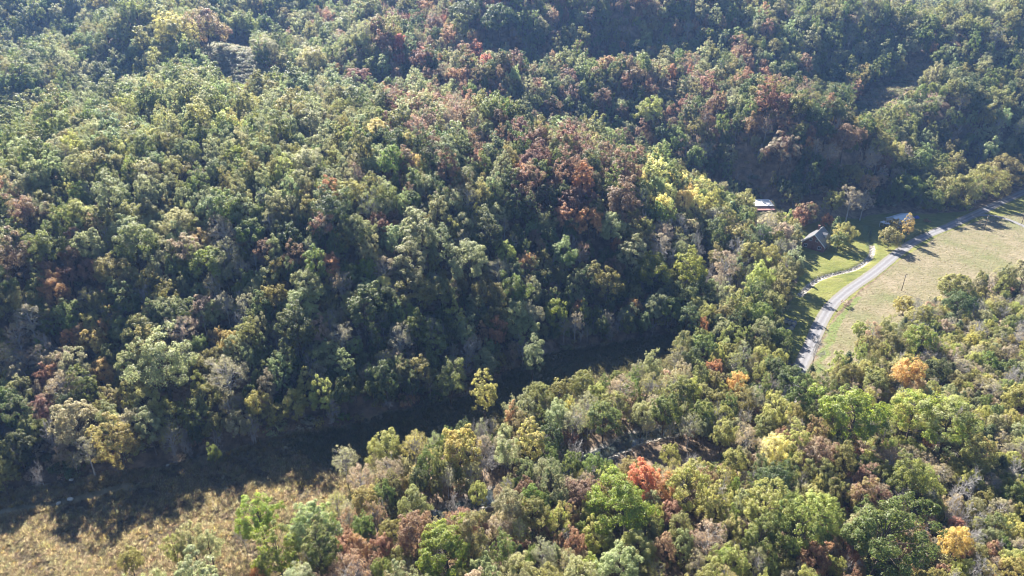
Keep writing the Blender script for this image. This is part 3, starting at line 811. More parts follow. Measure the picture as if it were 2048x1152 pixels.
def jitter_col(c, r, a=.16):
    s = r.uniform(1 - a, 1 + a); return tuple(max(.008, k * s * r.uniform(.92, 1.08)) for k in c)
def lerp(a, b, t): return tuple(x + (y - x) * t for x, y in zip(a, b))
for t in TREES:
    t['shape'] = _r.choice(SHAPES[t['kind']])
    t['rz'] = _r.uniform(0, 6.283)
    sh = t['shape']; s = t['R'] / sh['R']
    t['scale'] = (s * _r.uniform(.94, 1.06), s * _r.uniform(.94, 1.06), t['h'] / sh['H'])
    t['tint'] = jitter_col(C[t['c1']], _r)
    t['turn'] = lerp(t['tint'], jitter_col(C[t['c2']] if t['c1'] != t['c2'] else C['o'], _r), .75 if t['picked'] and t['c1'] != t['c2'] else (.45 if t['c1'] != t['c2'] else (.12 if t['picked'] else .34)))
    if t['kind'] == 'thin':
        t['tint'] = lerp(t['tint'], C['t'], .25)
    u, v, d = project(t['x'], t['y'], t['z'] + t['h'] * .62)
    t['u'], t['v'], t['d'] = u, v, d
    t['px'] = 2 * t['R'] * FPX / d

# ------------------------------------------------------------------ single trees: the ones that show largest
inframe = [t for t in TREES if -10 < t['u'] < 2058 and t['v'] < 1160 and t['v'] > 0]
inframe.sort(key=lambda t: -t['px'] * (1.25 if t['picked'] else 1.0))
SINGLE = inframe[:298]
for t in SINGLE: t['single'] = True

ORD = ['first', 'second', 'third', 'fourth', 'fifth', 'sixth', 'seventh', 'eighth', 'ninth', 'tenth', 'eleventh', 'twelfth', 'thirteenth', 'fourteenth', 'fifteenth', 'sixteenth', 'seventeenth', 'eighteenth', 'nineteenth', 'twentieth']
def zone(t):
    u, v, z = t['u'], t['v'], t['z']
    if 1590 < u < 1860 and v < 520 and t['y'] < 330: return 'in the house yard'
    if z > 2.5 and u < 1560:
        if v > 700: return 'at the shaded hill foot'
        if v > 560: return 'low on the shaded hillside'
        return 'higher on the main hillside'
    if v < 560 and u > 1560: return 'lining the far road'
    if u < 620: return 'in the weedy field'
    if v > 1060: return 'along the bottom edge'
    if u > 1600 and v < 800: return 'just below the hayfield'
    if u > 1600: return 'in the lower right woods'
    if v < 780 and u > 1340: return 'between dark meadow and road'
    if u < 1000: return 'beside the sunlit field'
    if v < 900: return 'lining the dark meadow'
    return 'in the lower middle woods'
FORM = {'round': 'round-crowned', 'tall': 'tall narrow', 'thin': 'thinly leaved', 'stemmed': 'long-stemmed', 'dome': 'low domed', 'bare': 'leafless', 'cedar': 'cone-shaped evergreen'}
NAME = {'round': 'broadleaf_tree', 'tall': 'broadleaf_tree', 'stemmed': 'broadleaf_tree', 'dome': 'broadleaf_tree', 'thin': 'thinning_tree', 'bare': 'bare_tree', 'cedar': 'evergreen_tree'}
groups = {}
for t in SINGLE:
    size = 'small' if t['R'] < 3.1 else ('large' if t['R'] > 5.4 else 'mid-sized')
    groups.setdefault((size, WORDS[t['c1']], FORM[t['kind']], zone(t)), []).append(t)
for (size, cw, form, zn), ts in groups.items():
    ts.sort(key=lambda t: t['u'])
    for i, t in enumerate(ts):
        noun = 'tree' if form != 'cone-shaped evergreen' else ''
        if len(ts) == 1: t['label'] = ('%s %s %s %s %s' % (size, cw, form, noun, zn)).replace('  ', ' ')
        else: t['label'] = '%s from left, %s %s %s%s %s' % (ORD[i] if i < len(ORD) - 1 or i == 0 else ORD[-1], size, cw, form, '' if not noun else ' tree', zn)

def add_single(t, name, cat, group):
    e = empty(name, (t['x'], t['y'], t['z'] - .1), t['rz'])
    e.scale = t['scale']
    tag(e, t['label'], cat, group)
    sh = t['shape']
    for part in ('trunk', 'crown'):
        if part in sh:
            o = link(part, sh[part], e)
            o['tint'] = t['tint']; o['turn'] = t['turn']
    return e
for t in SINGLE:
    add_single(t, NAME[t['kind']], 'tree', 'trees ' + zone(t))

# ------------------------------------------------------------------ the rest of the wood, undergrowth and weeds: one mass each
PROTO = {}
def proto_collection(name, meshes):
    c = bpy.data.collections.new(name)
    for i, me in enumerate(meshes):
        o = bpy.data.objects.new('%s_%03d' % (name, i), me); c.objects.link(o)
    return c

def scatter(name, meshes, pos, rot, scl, idx_, tint, turn, label, cat):
    me = bpy.data.meshes.new(name); n = len(pos)
    me.vertices.add(n); me.vertices.foreach_set('co', np.asarray(pos, np.float32).ravel())
    for nm, ty, arr in (('rot', 'FLOAT_VECTOR', rot), ('scl', 'FLOAT_VECTOR', scl), ('tint', 'FLOAT_COLOR', None), ('turn', 'FLOAT_COLOR', None)):
        at = me.attributes.new(nm, ty, 'POINT')
        if ty == 'FLOAT_VECTOR': at.data.foreach_set('vector', np.asarray(arr, np.float32).ravel())
        else:
            src = tint if nm == 'tint' else turn
            at.data.foreach_set('color', np.concatenate([np.asarray(src, np.float32), np.ones((n, 1), np.float32)], 1).ravel())
    at = me.attributes.new('pick', 'INT', 'POINT'); at.data.foreach_set('value', np.asarray(idx_, np.int32))
    me.update()
    o = link(name, me)
    tag(o, label, cat, kind='stuff')
    ng = bpy.data.node_groups.new(name, 'GeometryNodeTree')
    ng.interface.new_socket('Geometry', in_out='INPUT', socket_type='NodeSocketGeometry'); ng.interface.new_socket('Geometry', in_out='OUTPUT', socket_type='NodeSocketGeometry')
    N = ng.nodes; L = ng.links
    gi = N.new('NodeGroupInput'); go = N.new('NodeGroupOutput')
    ci = N.new('GeometryNodeCollectionInfo'); ci.inputs['Collection'].default_value = proto_collection(name + '_shapes', meshes)
    ci.inputs['Separate Children'].default_value = True; ci.inputs['Reset Children'].default_value = True
    ip = N.new('GeometryNodeInstanceOnPoints'); ip.inputs['Pick Instance'].default_value = True
    def na(nm, ty):
        a = N.new('GeometryNodeInputNamedAttribute'); a.data_type = ty; a.inputs['Name'].default_value = nm; return a.outputs['Attribute']
    L.new(gi.outputs[0], ip.inputs['Points']); L.new(ci.outputs[0], ip.inputs['Instance'])
    L.new(na('pick', 'INT'), ip.inputs['Instance Index']); L.new(na('rot', 'FLOAT_VECTOR'), ip.inputs['Rotation']); L.new(na('scl', 'FLOAT_VECTOR'), ip.inputs['Scale'])
    L.new(ip.outputs[0], go.inputs[0])
    md = o.modifiers.new('scatter', 'NODES'); md.node_group = ng
    return o

rest = [t for t in TREES if 'single' not in t]
mlist = []; mkey = {}
for k in ('round', 'tall', 'thin', 'stemmed', 'dome', 'bare', 'cedar'):
    for sh in SHAPES[k]:
        for lod in ('near', 'far'):
            mkey[(k, sh['i'], lod)] = len(mlist); mlist.append(sh[lod])
scatter('forest', mlist, [(t['x'], t['y'], t['z'] - .1) for t in rest], [(0, 0, t['rz']) for t in rest], [t['scale'] for t in rest],
        [mkey[(t['kind'], t['shape']['i'], 'near' if t['d'] < 270 else 'far')] for t in rest], [t['tint'] for t in rest], [t['turn'] for t in rest],
        'autumn woodland covering the hills behind and between the single trees', 'woodland')

# undergrowth
ug = []
for _ in range(16000):
    y = _r.uniform(75, 420); x = _r.uniform(-1, 1) * (.80 * y + 40); ug.append((x, y))
ug = np.array(ug); uz = hgt(ug[:, 0], ug[:, 1]); uu, uv, ud = project(ug[:, 0], ug[:, 1], uz)
k = (uu > -60) & (uu < 2110) & (uv < 1220) & ~blocked(ug[:, 0], ug[:, 1], 2) & ((uz < 14) & (np.arange(len(ug)) % 5 < 3) | (np.arange(len(ug)) % 3 == 0))
k &= ~((((uu - 1300) / 170) ** 2 + ((uv - 905) / 34) ** 2 < 1) | (((uu - 900) / 105) ** 2 + ((uv - 1008) / 26) ** 2 < 1))
ug, uz, uu = ug[k], uz[k], uu[k]
mats_ = 'oooygsttrdc'
pick_c = [_r.choice(mats_) for _ in range(len(ug))]
sc = [_r.uniform(.6, 1.7) for _ in range(len(ug))]
tint = [jitter_col(C[c], _r) for c in pick_c]
sap = [(_r.random() < .16) for _ in ug]
scatter('undergrowth', [s['near'] for s in SHAPES['shrub']] + [s['near'] for s in SHAPES['bare']], np.column_stack([ug, uz - .1]), [(0, 0, _r.uniform(0, 6.28)) for _ in ug], [(s, s * _r.uniform(.8, 1.2), s * _r.uniform(.7, 1.2)) if not b else (s * .4, s * .4, s * .5) for s, b in zip(sc, sap)],
        [_r.randrange(3) if not b else 3 + _r.randrange(4) for b in sap], tint, [lerp(a, C['t'], .3) for a in tint], 'low brushy undergrowth between the trees', 'undergrowth')

# tall weeds in the valley field, on the clearings; short straw on the hayfield
def field(poly, n, keep=lambda x, y: np.ones(len(x), bool)):
    lo, hi = poly.min(0), poly.max(0); r = np.random.default_rng(n)
    p = r.uniform(lo, hi, (n, 2)); k = inside(poly, p[:, 0], p[:, 1]); p = p[k]
    u, v, d = project(p[:, 0], p[:, 1], hgt(p[:, 0], p[:, 1])); k = (u > -40) & (u < 2090) & (v < 1190)
    return p[k & keep(p[:, 0], p[:, 1])]
wp = field(P_WEEDS, 130000, lambda x, y: dist_line(DITCH, x, y) > 1.2)
wr = np.random.default_rng(5)
clump = np.sin(wp[:, 0] * .31 + 1.7 * np.sin(wp[:, 1] * .23)) * np.sin(wp[:, 1] * .37 + np.sin(wp[:, 0] * .19))
ws = np.clip(.75 + .3 * clump + wr.normal(0, .2, len(wp)), .35, 1.7)
shade_tint = inside(P_PAINTED_SHADE, wp[:, 0], wp[:, 1])
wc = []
for c, dd in zip(clump, shade_tint):
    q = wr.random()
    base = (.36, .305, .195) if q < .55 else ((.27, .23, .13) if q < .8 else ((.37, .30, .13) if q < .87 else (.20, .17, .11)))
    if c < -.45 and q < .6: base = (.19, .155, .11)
    if dd: base = lerp(base, (.11, .115, .05), .7)  # deepens the meadow's shade in the weed colour itself, darker and greener
    wc.append(jitter_col(base, _r))
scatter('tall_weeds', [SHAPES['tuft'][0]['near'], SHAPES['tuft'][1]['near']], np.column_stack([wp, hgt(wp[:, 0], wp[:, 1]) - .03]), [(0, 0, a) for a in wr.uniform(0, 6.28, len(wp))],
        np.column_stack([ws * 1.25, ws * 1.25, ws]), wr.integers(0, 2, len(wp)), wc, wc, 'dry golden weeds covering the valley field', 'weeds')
wp = np.concatenate([field(P_CLEAR, 9000), field(P_CLEAR2, 1200), field(P_HOLLOW, 3000), field(P_BARNYARD, 1500)])
wc = [jitter_col(_r.choice([(.25, .235, .14), (.21, .215, .12), (.30, .275, .18)]), _r) for _ in wp]
ws = wr.uniform(.5, 1.2, len(wp))
scatter('clearing_brush', [SHAPES['tuft'][0]['near'], SHAPES['shrub'][0]['far']], np.column_stack([wp, hgt(wp[:, 0], wp[:, 1]) - .03]), [(0, 0, a) for a in wr.uniform(0, 6.28, len(wp))],
        np.column_stack([ws, ws, ws * .8]), (wr.random(len(wp)) < .3).astype(int), wc, wc, 'pale dry brush on the small hill clearings', 'brush')
wp = field(P_HAY, 26000, lambda x, y: dist_line(ROAD, x, y) > 3)
wc = [jitter_col(_r.choice([(.235, .198, .13), (.21, .175, .11), (.15, .158, .07), (.26, .22, .16)]), _r) for _ in wp]
ws = wr.uniform(.35, .8, len(wp))
scatter('hay_stubble', [SHAPES['tuft'][1]['far']], np.column_stack([wp, hgt(wp[:, 0], wp[:, 1]) - .02]), [(0, 0, a) for a in wr.uniform(0, 6.28, len(wp))],
        np.column_stack([ws, ws, ws * .8]), np.zeros(len(wp), int), wc, wc, 'short straw-coloured stubble across the hayfield', 'stubble')

# ------------------------------------------------------------------ house
M_BRICK = simple_mat('brick', (0.20, 0.105, 0.085), 0.9, 0.3, 3.0)
M_SHINGLE = simple_mat('roof_shingle', (0.085, 0.087, 0.10), 0.42, 0.25, 2.5, spec=0.9)
M_TRIM = simple_mat('white_trim', (0.78, 0.77, 0.74), 0.6, 0.06, 2.0)
M_GLASS = simple_mat('window_glass', (0.03, 0.035, 0.045), 0.12, 0.2, 1.0, spec=0.6)
M_CONC = simple_mat('pale_concrete', (0.55, 0.52, 0.48), 0.9, 0.12, 1.2)
M_WHITE_TIN = simple_mat('white_metal_roof', (0.80, 0.79, 0.77), 0.45, 0.07, 0.8)
M_BLUE_TIN = simple_mat('grey_metal_roof', (0.52, 0.58, 0.64), 0.4, 0.08, 0.8)
M_RUST_TIN = simple_mat('rusty_metal_roof', (0.46, 0.25, 0.20), 0.7, 0.25, 1.4)
M_BARN = simple_mat('weathered_boards', (0.13, 0.085, 0.07), 0.9, 0.3, 2.0)
M_SIDING = simple_mat('pale_siding', (0.55, 0.53, 0.50), 0.8, 0.08, 2.0)
M_POLE = simple_mat('pole_wood', (0.16, 0.115, 0.085), 0.9, 0.2, 3.0)
M_WRAP = simple_mat('dark_bale_wrap', (0.085, 0.09, 0.115), 0.45, 0.3, 2.0, bump=0.3)
M_STRAW = simple_mat('pale_straw', (0.60, 0.56, 0.48), 0.95, 0.25, 4.0)
M_TARP = simple_mat('blue_tarp', (0.05, 0.08, 0.33), 0.5, 0.2, 2.0)
M_ROCK = simple_mat('pale_rock', (0.5, 0.48, 0.44), 0.85, 0.2, 1.5)
M_DOOR = simple_mat('dark_door', (0.16, 0.07, 0.05), 0.6, 0.15, 2.0)

def window(parent, x, y, z, w, h, axis_, out):
    """Window with frame and pane, in the wall whose outward side is `out` along axis_ (0 = x, 1 = y)."""
    f = MB(); p = MB(); t = .08
    def bx(m, a0, a1, z0, z1, d0, d1):
        lo, hi = sorted((d0, d1))
        if axis_ == 1: m.box(x + a0, x + a1, y + lo, y + hi, z0, z1)
        else: m.box(x + lo, x + hi, y + a0, y + a1, z0, z1)
    bx(f, -w / 2 - t, w / 2 + t, z - t, z, -.02 * out, .06 * out); bx(f, -w / 2 - t, w / 2 + t, z + h, z + h + t, -.02 * out, .06 * out)
    bx(f, -w / 2 - t, -w / 2, z, z + h, -.02 * out, .06 * out); bx(f, w / 2, w / 2 + t, z, z + h, -.02 * out, .06 * out); bx(f, -.03, .03, z, z + h, -.02 * out, .05 * out)
    o = f.build('window', M_TRIM, parent)
    bx(p, -w / 2, w / 2, z + .002, z + h - .002, -.01 * out, .02 * out); p.build('pane', M_GLASS, o)

def gable_house():
    zg = float(hgt(138, 287))
    e = empty('brick_house', (138.0, 287.0, zg), -0.665)
    tag(e, 'brick house with steep dark gable roof on the lawn', 'house')
    W, Lh, E, Rg = 4.7, 5.9, 2.9, 7.3
    m = MB(); z0 = -.5
    m.poly([(-W, -Lh, z0), (W, -Lh, z0), (W, -Lh, E), (0, -Lh, Rg - .18), (-W, -Lh, E)])
    m.poly([(W, Lh, z0), (-W, Lh, z0), (-W, Lh, E), (0, Lh, Rg - .18), (W, Lh, E)])
    m.poly([(W, -Lh, z0), (W, Lh, z0), (W, Lh, E), (W, -Lh, E)]); m.poly([(-W, Lh, z0), (-W, -Lh, z0), (-W, -Lh, E), (-W, Lh, E)])
    m.build('wall', M_BRICK, e)
    sl = (Rg - E) / W; ov = .6; ex = W + ov; ez = E - sl * ov
    r = MB(); r.slab((0, -Lh - .45, Rg), (ex, -Lh - .45, ez), (ex, Lh + .45, ez), (0, Lh + .45, Rg), -.14)
    ro = r.build('roof', M_SHINGLE, e); ro['label'] = 'dark shaded roof slope'
    r = MB(); r.slab((0, Lh + .45, Rg), (-ex, Lh + .45, ez), (-ex, -Lh - .45, ez), (0, -Lh - .45, Rg), -.14)
    rl = r.build('roof', M_SHINGLE, e); rl['label'] = 'sunlit roof slope'
    for s in (-1, 1):
        for yy in (-Lh - .53, Lh + .47):
            t = MB(); t.slab((0, yy, Rg + .2), (s * ex, yy, ez + .2), (s * ex, yy + .09, ez + .2), (0, yy + .09, Rg + .2), .32 * s); t.build('rake_board', M_TRIM, e)
    t = MB(); t.slab((.35, -1.7, Rg - .35 * sl + .19), (ex, -1.7, ez + .19), (ex, -1.45, ez + .19), (.35, -1.45, Rg - .35 * sl + .19), .05); t.build('roof_batten', M_TRIM, e)
    # dormer on the shaded slope
    d = MB(); y0, y1 = .6, 2.8; xa, xb = 1.5, 3.3; zt = Rg - sl * 1.2
    d.poly([(xb, y0, Rg - sl * xb), (xb, y1, Rg - sl * xb), (xb, y1, zt - .3), (xb, (y0 + y1) / 2, zt + .25), (xb, y0, zt - .3)])
    d.poly([(xb, y0, Rg - sl * xb), (xb, y0, zt - .3), (xa, y0, zt - .3)]); d.poly([(xb, y1, zt - .3), (xb, y1, Rg - sl * xb), (xa, y1, zt - .3)])
    dm = d.build('dormer', M_SIDING, e)
    r = MB(); yc = (y0 + y1) / 2
    r.slab((xa - .5, yc, zt + .3), (xb + .3, yc, zt + .3), (xb + .3, y1 + .25, zt - .4), (xa - .5, y1 + .25, zt - .4), .08)
    r.slab((xb + .3, yc, zt + .302), (xa - .5, yc, zt + .302), (xa - .5, y0 - .25, zt - .4), (xb + .3, y0 - .25, zt - .4), .08)
    r.build('dormer_roof', M_SHINGLE, dm)
    c = MB(); c.box(-1.5, -.7, 3.2, 4.0, 4.5, 8.4); c.box(-1.6, -.6, 3.1, 4.1, 8.4, 8.6); c.build('chimney', M_BRICK, e)
    window(e, -1.3, -Lh, 4.1, .9, 1.2, 1, -1); window(e, 1.3, -Lh, 4.1, .9, 1.2, 1, -1)
    for x in (-3.1, 2.9): window(e, x, -Lh, .9, 1.3, 1.3, 1, -1)
    for y in (-3.6, 0.2, 3.8): window(e, W, y, .9, 1.2, 1.3, 0, 1)
    dd = MB(); dd.box(-.5, .5, -Lh - .05, -Lh + .05, .1, 2.2); do = dd.build('door', M_DOOR, e)
    hk = MB(); hk.tube((.36, -Lh - .05, 1.1), (.36, -Lh - .13, 1.1), .04, .04); hk.build('handle', M_TRIM, do)
gable_house()

p0 = on_ground(1611, 482)
b = MB(); b.box(-2.3, 2.3, -1.8, 1.8, -.3, .12)
o = b.build('patio', M_CONC); o.location = (p0[0], p0[1], p0[2] + .05); o.rotation_euler.z = -.665; tag(o, kind='structure')

# ------------------------------------------------------------------ barn and long building
def roof_slab(parent, name, mat, a, b_, c, d, t=.09, ribs=9):
    m = MB(); m.slab(a, b_, c, d, t); o = m.build(name, mat, parent)
    a, b_, c, d = (Vector(k) for k in (a, b_, c, d)); n = (b_ - a).cross(d - a).normalized()
    rb = MB()
    for i in range(1, ribs):
        s = i / ribs; p = a.lerp(b_, s); q = d.lerp(c, s); ww = (b_ - a).normalized() * .05
        rb.slab(p - ww + n * .05, p + ww + n * .05, q + ww + n * .05, q - ww + n * .05, .047)
    ro = rb.build('roof_ribs', mat, o); ro['kind'] = 'stuff'
    return o

pb = flat_at(1533, 412, 7.2); zb = float(hgt(pb[0], pb[1] + 2))
e = empty('barn', (pb[0] - 2.2, pb[1] + 3, zb), 0.02); tag(e, 'old barn with white metal roof and rusty lean-to at the wood edge', 'barn')
hz = 7.6 - zb
m = MB(); m.box(-5.5, 5.5, -2.6, -2.45, -.6, hz - 1.2); m.box(-5.5, 5.5, 5.45, 5.6, -.6, hz - .5); m.build('wall', M_BARN, e)
for sx in (-5.5, 5.35):
    m = MB(); m.poly([(sx, -2.6, -.6), (sx, 5.6, -.6), (sx, 5.6, hz - .0), (sx, 4.6, hz + .4), (sx, -2.6, hz - .45)]); m.poly([(sx + .15, 5.6, -.6), (sx + .15, -2.6, -.6), (sx + .15, -2.6, hz - .45), (sx + .15, 4.6, hz + .4), (sx + .15, 5.6, hz - .0)]); m.build('end_wall', M_BARN, e)
roof_slab(e, 'roof', M_WHITE_TIN, (-6, -3, hz - .35), (6, -3, hz - .35), (6, 4.6, hz + .55), (-6, 4.6, hz + .55))
roof_slab(e, 'roof', M_WHITE_TIN, (6, 6.6, hz - .05), (-6, 6.6, hz - .05), (-6, 4.61, hz + .55), (6, 4.61, hz + .55))
lt = roof_slab(e, 'lean_to_roof', M_RUST_TIN, (-6, -5.4, hz - 1.75), (5.9, -5.4, hz - 1.75), (5.9, -2.7, hz - .85), (-6, -2.7, hz - .85)); lt['label'] = 'rusty red lean-to roof'
for x in (-5.6, -1.9, 1.9, 5.5):
    m = MB(); m.box(x - .09, x + .09, -5.3, -5.12, -.6, hz - 1.78); m.build('post', M_BARN, e)

A = flat_at(1791, 436.5, 5.0); B = flat_at(1818.5, 428.5, 5.0)
ax = B - A; Lb = float(np.hypot(ax[0], ax[1])); rz = math.atan2(ax[1], ax[0])
cxy = (A + B) / 2; zb = float(hgt(cxy[0], cxy[1]))
e = empty('long_building', (cxy[0], cxy[1], zb), rz); tag(e, 'long low building with pale blue-grey metal roof in the shade', 'building')
h0 = 3.0; L2 = Lb / 2 + .6
m = MB(); m.box(-L2 + .5, L2 - .5, -2.2, -2.05, -.5, h0 - .1); m.box(-L2 + .5, L2 - .5, 4.05, 4.2, -.5, h0 - .1); m.build('wall', M_SIDING, e)
for sx in (-L2 + .5, L2 - .65):
    m = MB()
    for q in (0, .15): m.poly([(sx + q, -2.05, -.5), (sx + q, 4.05, -.5), (sx + q, 4.05, h0 - .1), (sx + q, 1.0, h0 + 1.05), (sx + q, -2.05, h0 - .1)])
    m.build('end_wall', M_SIDING, e)
roof_slab(e, 'roof', M_BLUE_TIN, (-L2, -2.7, h0 - .2), (L2, -2.7, h0 - .2), (L2, 1.0, h0 + 1.2), (-L2, 1.0, h0 + 1.2))
roof_slab(e, 'roof', M_BLUE_TIN, (L2, 4.7, h0 - .2), (-L2, 4.7, h0 - .2), (-L2, 1.01, h0 + 1.2), (L2, 1.01, h0 + 1.2))
for x in (-2.5, .2, 2.8): window(e, x, -2.2, 1.0, 1.0, 1.1, 1, -1)
m = MB(); m.box(-4.6, -3.7, -2.26, -2.18, -.1, 2.05); m.build('door', M_DOOR, e)
A = flat_at(1776, 431, 4.6); B = flat_at(1791, 433.5, 4.6); ax = B - A; Lb = float(np.hypot(ax[0], ax[1])); cxy = (A + B) / 2
e = empty('shed', (cxy[0], cxy[1], float(hgt(cxy[0], cxy[1]))), math.atan2(ax[1], ax[0])); tag(e, 'narrow white-roofed shed adjoining the long building', 'shed')
m = MB(); m.box(-Lb / 2, Lb / 2, -1.0, 1.4, -.4, 2.4); m.build('wall', M_SIDING, e)
roof_slab(e, 'roof', M_WHITE_TIN, (-Lb / 2 - .3, -1.3, 2.45), (Lb / 2 + .3, -1.3, 2.45), (Lb / 2 + .3, 1.7, 2.75), (-Lb / 2 - .3, 1.7, 2.75), ribs=6)
cq = [flat_at(u, v, 4.3) for u, v in ((1763, 437), (1768.5, 434), (1786, 439.4), (1779, 443))]
cc = sum(cq) / 4; ax = cq[2] - cq[1]; Lc = float(np.hypot(ax[0], ax[1])) / 2
e = empty('carport', (cc[0], cc[1], float(hgt(cc[0], cc[1]))), math.atan2(ax[1], ax[0])); tag(e, 'open carport with bright white flat roof on posts', 'carport')
roof_slab(e, 'roof', M_WHITE_TIN, (-Lc, -1.7, 2.5), (Lc, -1.7, 2.5), (Lc, 1.7, 2.55), (-Lc, 1.7, 2.55), ribs=7)
for x in (-Lc + .2, Lc - .2):
    for y in (-1.6, 1.6):
        m = MB(); m.box(x - .06, x + .06, y - .06, y + .06, -.4, 2.3); m.build('post', M_TRIM, e)

# ------------------------------------------------------------------ utility poles
for (u, v), lab in zip(((1803, 581), (1968, 459), (2043, 448)), ('wooden utility pole at the near edge of the hayfield', 'wooden utility pole between the hayfield and the driveway fork', 'wooden utility pole beyond the driveway at the right edge')):
    p = on_ground(u, v)
    e = empty('utility_pole', tuple(p), .5); tag(e, lab, 'pole', 'utility poles along the hayfield')
    m = MB(); m.tube((0, 0, -.6), (.05, 0, 7.4), .15, .10, 10); m.build('post', M_POLE, e, True)
    m = MB(); m.box(-.95, .95, -.16, -.07, 6.75, 6.88); ca = m.build('crossarm', M_POLE, e)
    for x in (-.85, -.3, .4, .85):
        m = MB(); m.tube((x, -.115, 6.88), (x, -.115, 7.02), .045, .03, 6); m.build('insulator', M_GLASS, ca)
    m = MB(); m.tube((.22, .12, 5.7), (.22, .12, 6.4), .16, .16, 10); m.build('transformer', M_BLUE_TIN, e)

# ------------------------------------------------------------------ wrapped hay bales
def bale(u, v, rz_, lab, k, dz=0.):
    p = on_ground(u, v)
    e = empty('hay_bale', (p[0], p[1], p[2] + dz), rz_); tag(e, lab, 'hay bale', 'wrapped round bales beside the lawn')
    n = 20; Rb = .86; Lb_ = .75; V = []; F = []
    prof = [(-Lb_, Rb * .86), (-Lb_ + .10, Rb * .97), (-.25, Rb), (.25, Rb * .985), (Lb_ - .10, Rb * .97), (Lb_, Rb * .86)]
    for x, r_ in prof:
        for i in range(n):
            t = 2 * math.pi * i / n
            zz = max(-Rb * .9, r_ * math.sin(t)); V.append((x, r_ * math.cos(t), zz + Rb * .88))
    for j in range(len(prof) - 1):
        for i in range(n): F.append((j * n + i, j * n + (i + 1) % n, (j + 1) * n + (i + 1) % n, (j + 1) * n + i))
    m = MB(); m.v = V; m.f = F; m.build('wrap', M_WRAP, e, True)
    for s in (-1, 1):
        m = MB()
        c = len(m.v); m.v.append((s * (Lb_ - .05), 0, Rb * .88))
        for i in range(n):
            t = 2 * math.pi * i / n; m.v.append((s * Lb_, Rb * .862 * math.cos(t), max(-Rb * .88, Rb * .862 * math.sin(t)) + Rb * .88))
        for i in range(n): m.f.append((c, 1 + i, 1 + (i + 1) % n) if s > 0 else (c, 1 + (i + 1) % n, 1 + i))
        m.build('end_face', M_STRAW, e)
for k, (u, v, a, lab) in enumerate([(1572.5, 645, .85, 'dark wrapped bale, farthest of the left row in the pile'), (1580, 648, .85, 'dark wrapped bale in the middle of the pile, behind the pale ends'),
                                    (1588, 650, .95, 'dark wrapped bale at the lawn side of the pile, farther one'), (1584, 658, .95, 'dark wrapped bale at the lawn side of the pile, nearer one'),
                                    (1574, 664, .5, 'dark wrapped bale nearest the viewer in the pile'), (1561, 645, .3, 'dark wrapped bale half under the trees left of the pile')]):
    bale(u, v, a, lab, k)

# ------------------------------------------------------------------ bushes, tarp, rocks, fallen tree
def bush(u, v, R_, h_, c, lab, name='bush'):
    p = on_ground(u, v); sh = SHAPES['shrub'][_r.randrange(3)]
    add_single(dict(x=p[0], y=p[1], z=p[2], rz=_r.uniform(0, 6), scale=(R_ / 1.5, R_ / 1.5, h_ / 2.1), shape=sh, tint=C[c], turn=lerp(C[c], C['o'], .25), label=lab), name, 'bush', None)
def add_bush_group(): pass
bush(1832, 473, 1.3, 1.9, 'd', 'small dark clipped bush on the left of the driveway mouth')
bush(1842, 468, 1.3, 1.8, 'd', 'left one of two joined dark bushes right of the driveway mouth')
bush(1850, 466, 1.3, 1.8, 'd', 'right one of two joined dark bushes right of the driveway mouth')
bush(1853, 446, 1.5, 1.9, 'r', 'reddish bush at the edge of the hill shade')
p = on_ground(1833, 436)
V = []; F = []; nu, nv = 16, 6; rr = random.Random(3)
for j in range(nv + 1):
    f = j / nv
    for i in range(nu):
        t = 2 * math.pi * i / nu; k = (1 - f ** 2.2) * (1 + .1 * math.sin(3 * t + 1)) + .02
        V.append((1.35 * k * math.cos(t), .9 * k * math.sin(t), 1.35 * f + rr.uniform(-.05, .05) - (.1 if j == 0 else 0)))
for j in range(nv):
    for i in range(nu): F.append((j * nu + i, j * nu + (i + 1) % nu, (j + 1) * nu + (i + 1) % nu, (j + 1) * nu + i))
F.append(tuple(nv * nu + i for i in range(nu)))
m = MB(); m.v = V; m.f = F; o = m.build('tarp_covered_heap', M_TARP, None, True); o.location = tuple(p); tag(o, 'blue tarp-covered heap in the hill shade right of the long building', 'tarp')

def rock_mesh(seed, sx, sy, sz):
    r = np.random.default_rng(seed); V = []; F = []; nu, nv = 9, 6
    for j in range(nv + 1):
        th = math.pi * j / nv
        for i in range(nu):
            ph = 2 * math.pi * i / nu; k = 1 + r.uniform(-.16, .16)
            V.append((sx * k * math.sin(th) * math.cos(ph), sy * k * math.sin(th) * math.sin(ph), sz * k * math.cos(th)))
    for j in range(nv):
        for i in range(nu): F.append((j * nu + i, j * nu + (i + 1) % nu, (j + 1) * nu + (i + 1) % nu, (j + 1) * nu + i))
    m = bpy.data.meshes.new('rock'); m.from_pydata(V, [], F); m.materials.append(M_ROCK); m.update(); return m
for i, (u, v, s, lab) in enumerate([(141, 999, .62, 'largest white boulder beside the field ditch'), (117, 1007, .42, 'small white boulder at the left end of the field ditch'), (137, 951, .55, 'upper pale boulder at the shaded hill foot'),
                                    (143, 960, .5, 'lower pale boulder at the shaded hill foot'), (336, 931, .38, 'lone pale stone at the hill foot past the yellowish trees')]):
    p = on_ground(u, v); o = link('boulder', rock_mesh(40 + i, s * 1.3, s, s * .8)); o.location = (p[0], p[1], p[2] + s * .2); o.rotation_euler.z = i; tag(o, lab, 'boulder', 'pale boulders at the hill foot')

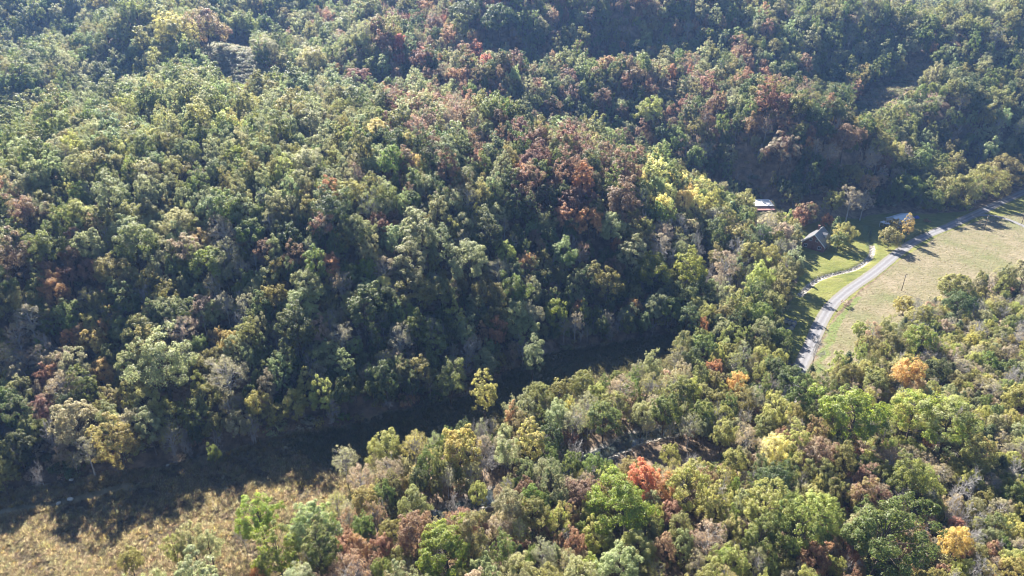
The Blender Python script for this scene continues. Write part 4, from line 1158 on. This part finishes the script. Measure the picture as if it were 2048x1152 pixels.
cp_ = CREEK[(CREEK[:, 1] < 288)]
sr_ = np.random.default_rng(9); n = 90; k = sr_.integers(0, len(cp_), n)
sp_ = cp_[k] + sr_.normal(0, .55, (n, 2)); zz = hgt(sp_[:, 0], sp_[:, 1]) - .9 * np.clip(1 - (dist_line(CREEK, sp_[:, 0], sp_[:, 1]) / 1.5) ** 2, 0, 1)
st_p = [sp_]; st_z = [zz]
k = sr_.integers(0, len(STREAM), 700); q = STREAM[k] + sr_.normal(0, 1.8, (700, 2)); st_p.append(q); st_z.append(hgt(q[:, 0], q[:, 1]) - 1.1 * np.clip(1 - (dist_line(STREAM, q[:, 0], q[:, 1]) / 4.0) ** 2, 0, 1))
sp_ = np.concatenate(st_p); zz = np.concatenate(st_z); n = len(sp_); ss = sr_.uniform(.1, .3, n)
scatter('creek_stones', [rock_mesh(60, 1, .8, .6), rock_mesh(61, 1, .7, .5)], np.column_stack([sp_, zz]), [(0, 0, a) for a in sr_.uniform(0, 6.28, n)], np.column_stack([ss, ss, ss]), sr_.integers(0, 2, n),
        [(.5, .5, .5)] * n, [(.5, .5, .5)] * n, 'pale stones strewn along the creek beds', 'stones')

pf = on_ground(762, 800, 3)
e = empty('fallen_tree', (pf[0], pf[1] + 2, pf[2] + .3), .4); e.rotation_euler = (math.radians(62), math.radians(12), .5); e.scale = (.5, .5, .75); tag(e, 'pale dead tree toppled out over the shaded meadow', 'tree')
o = link('trunk', SHAPES['bare'][1]['trunk'], e)

# ------------------------------------------------------------------ haze
def haze():
    m = bpy.data.materials.new('haze_air'); m.use_nodes = True
    n = m.node_tree.nodes; l = m.node_tree.links; n.clear()
    out = n.new('ShaderNodeOutputMaterial'); pv = n.new('ShaderNodeVolumePrincipled')
    pv.inputs['Color'].default_value = (0.26, 0.48, 1.0, 1)
    pv.inputs['Density'].default_value = 0.000108
    pv.inputs['Anisotropy'].default_value = 0.25
    l.new(pv.outputs[0], out.inputs['Volume'])
    mb = MB(); mb.box(-1500, 1500, -450, 1800, -4, 132)
    o = mb.build('haze', m); tag(o, 'thin blue autumn haze filling the valley air', 'haze', kind='stuff')
haze()
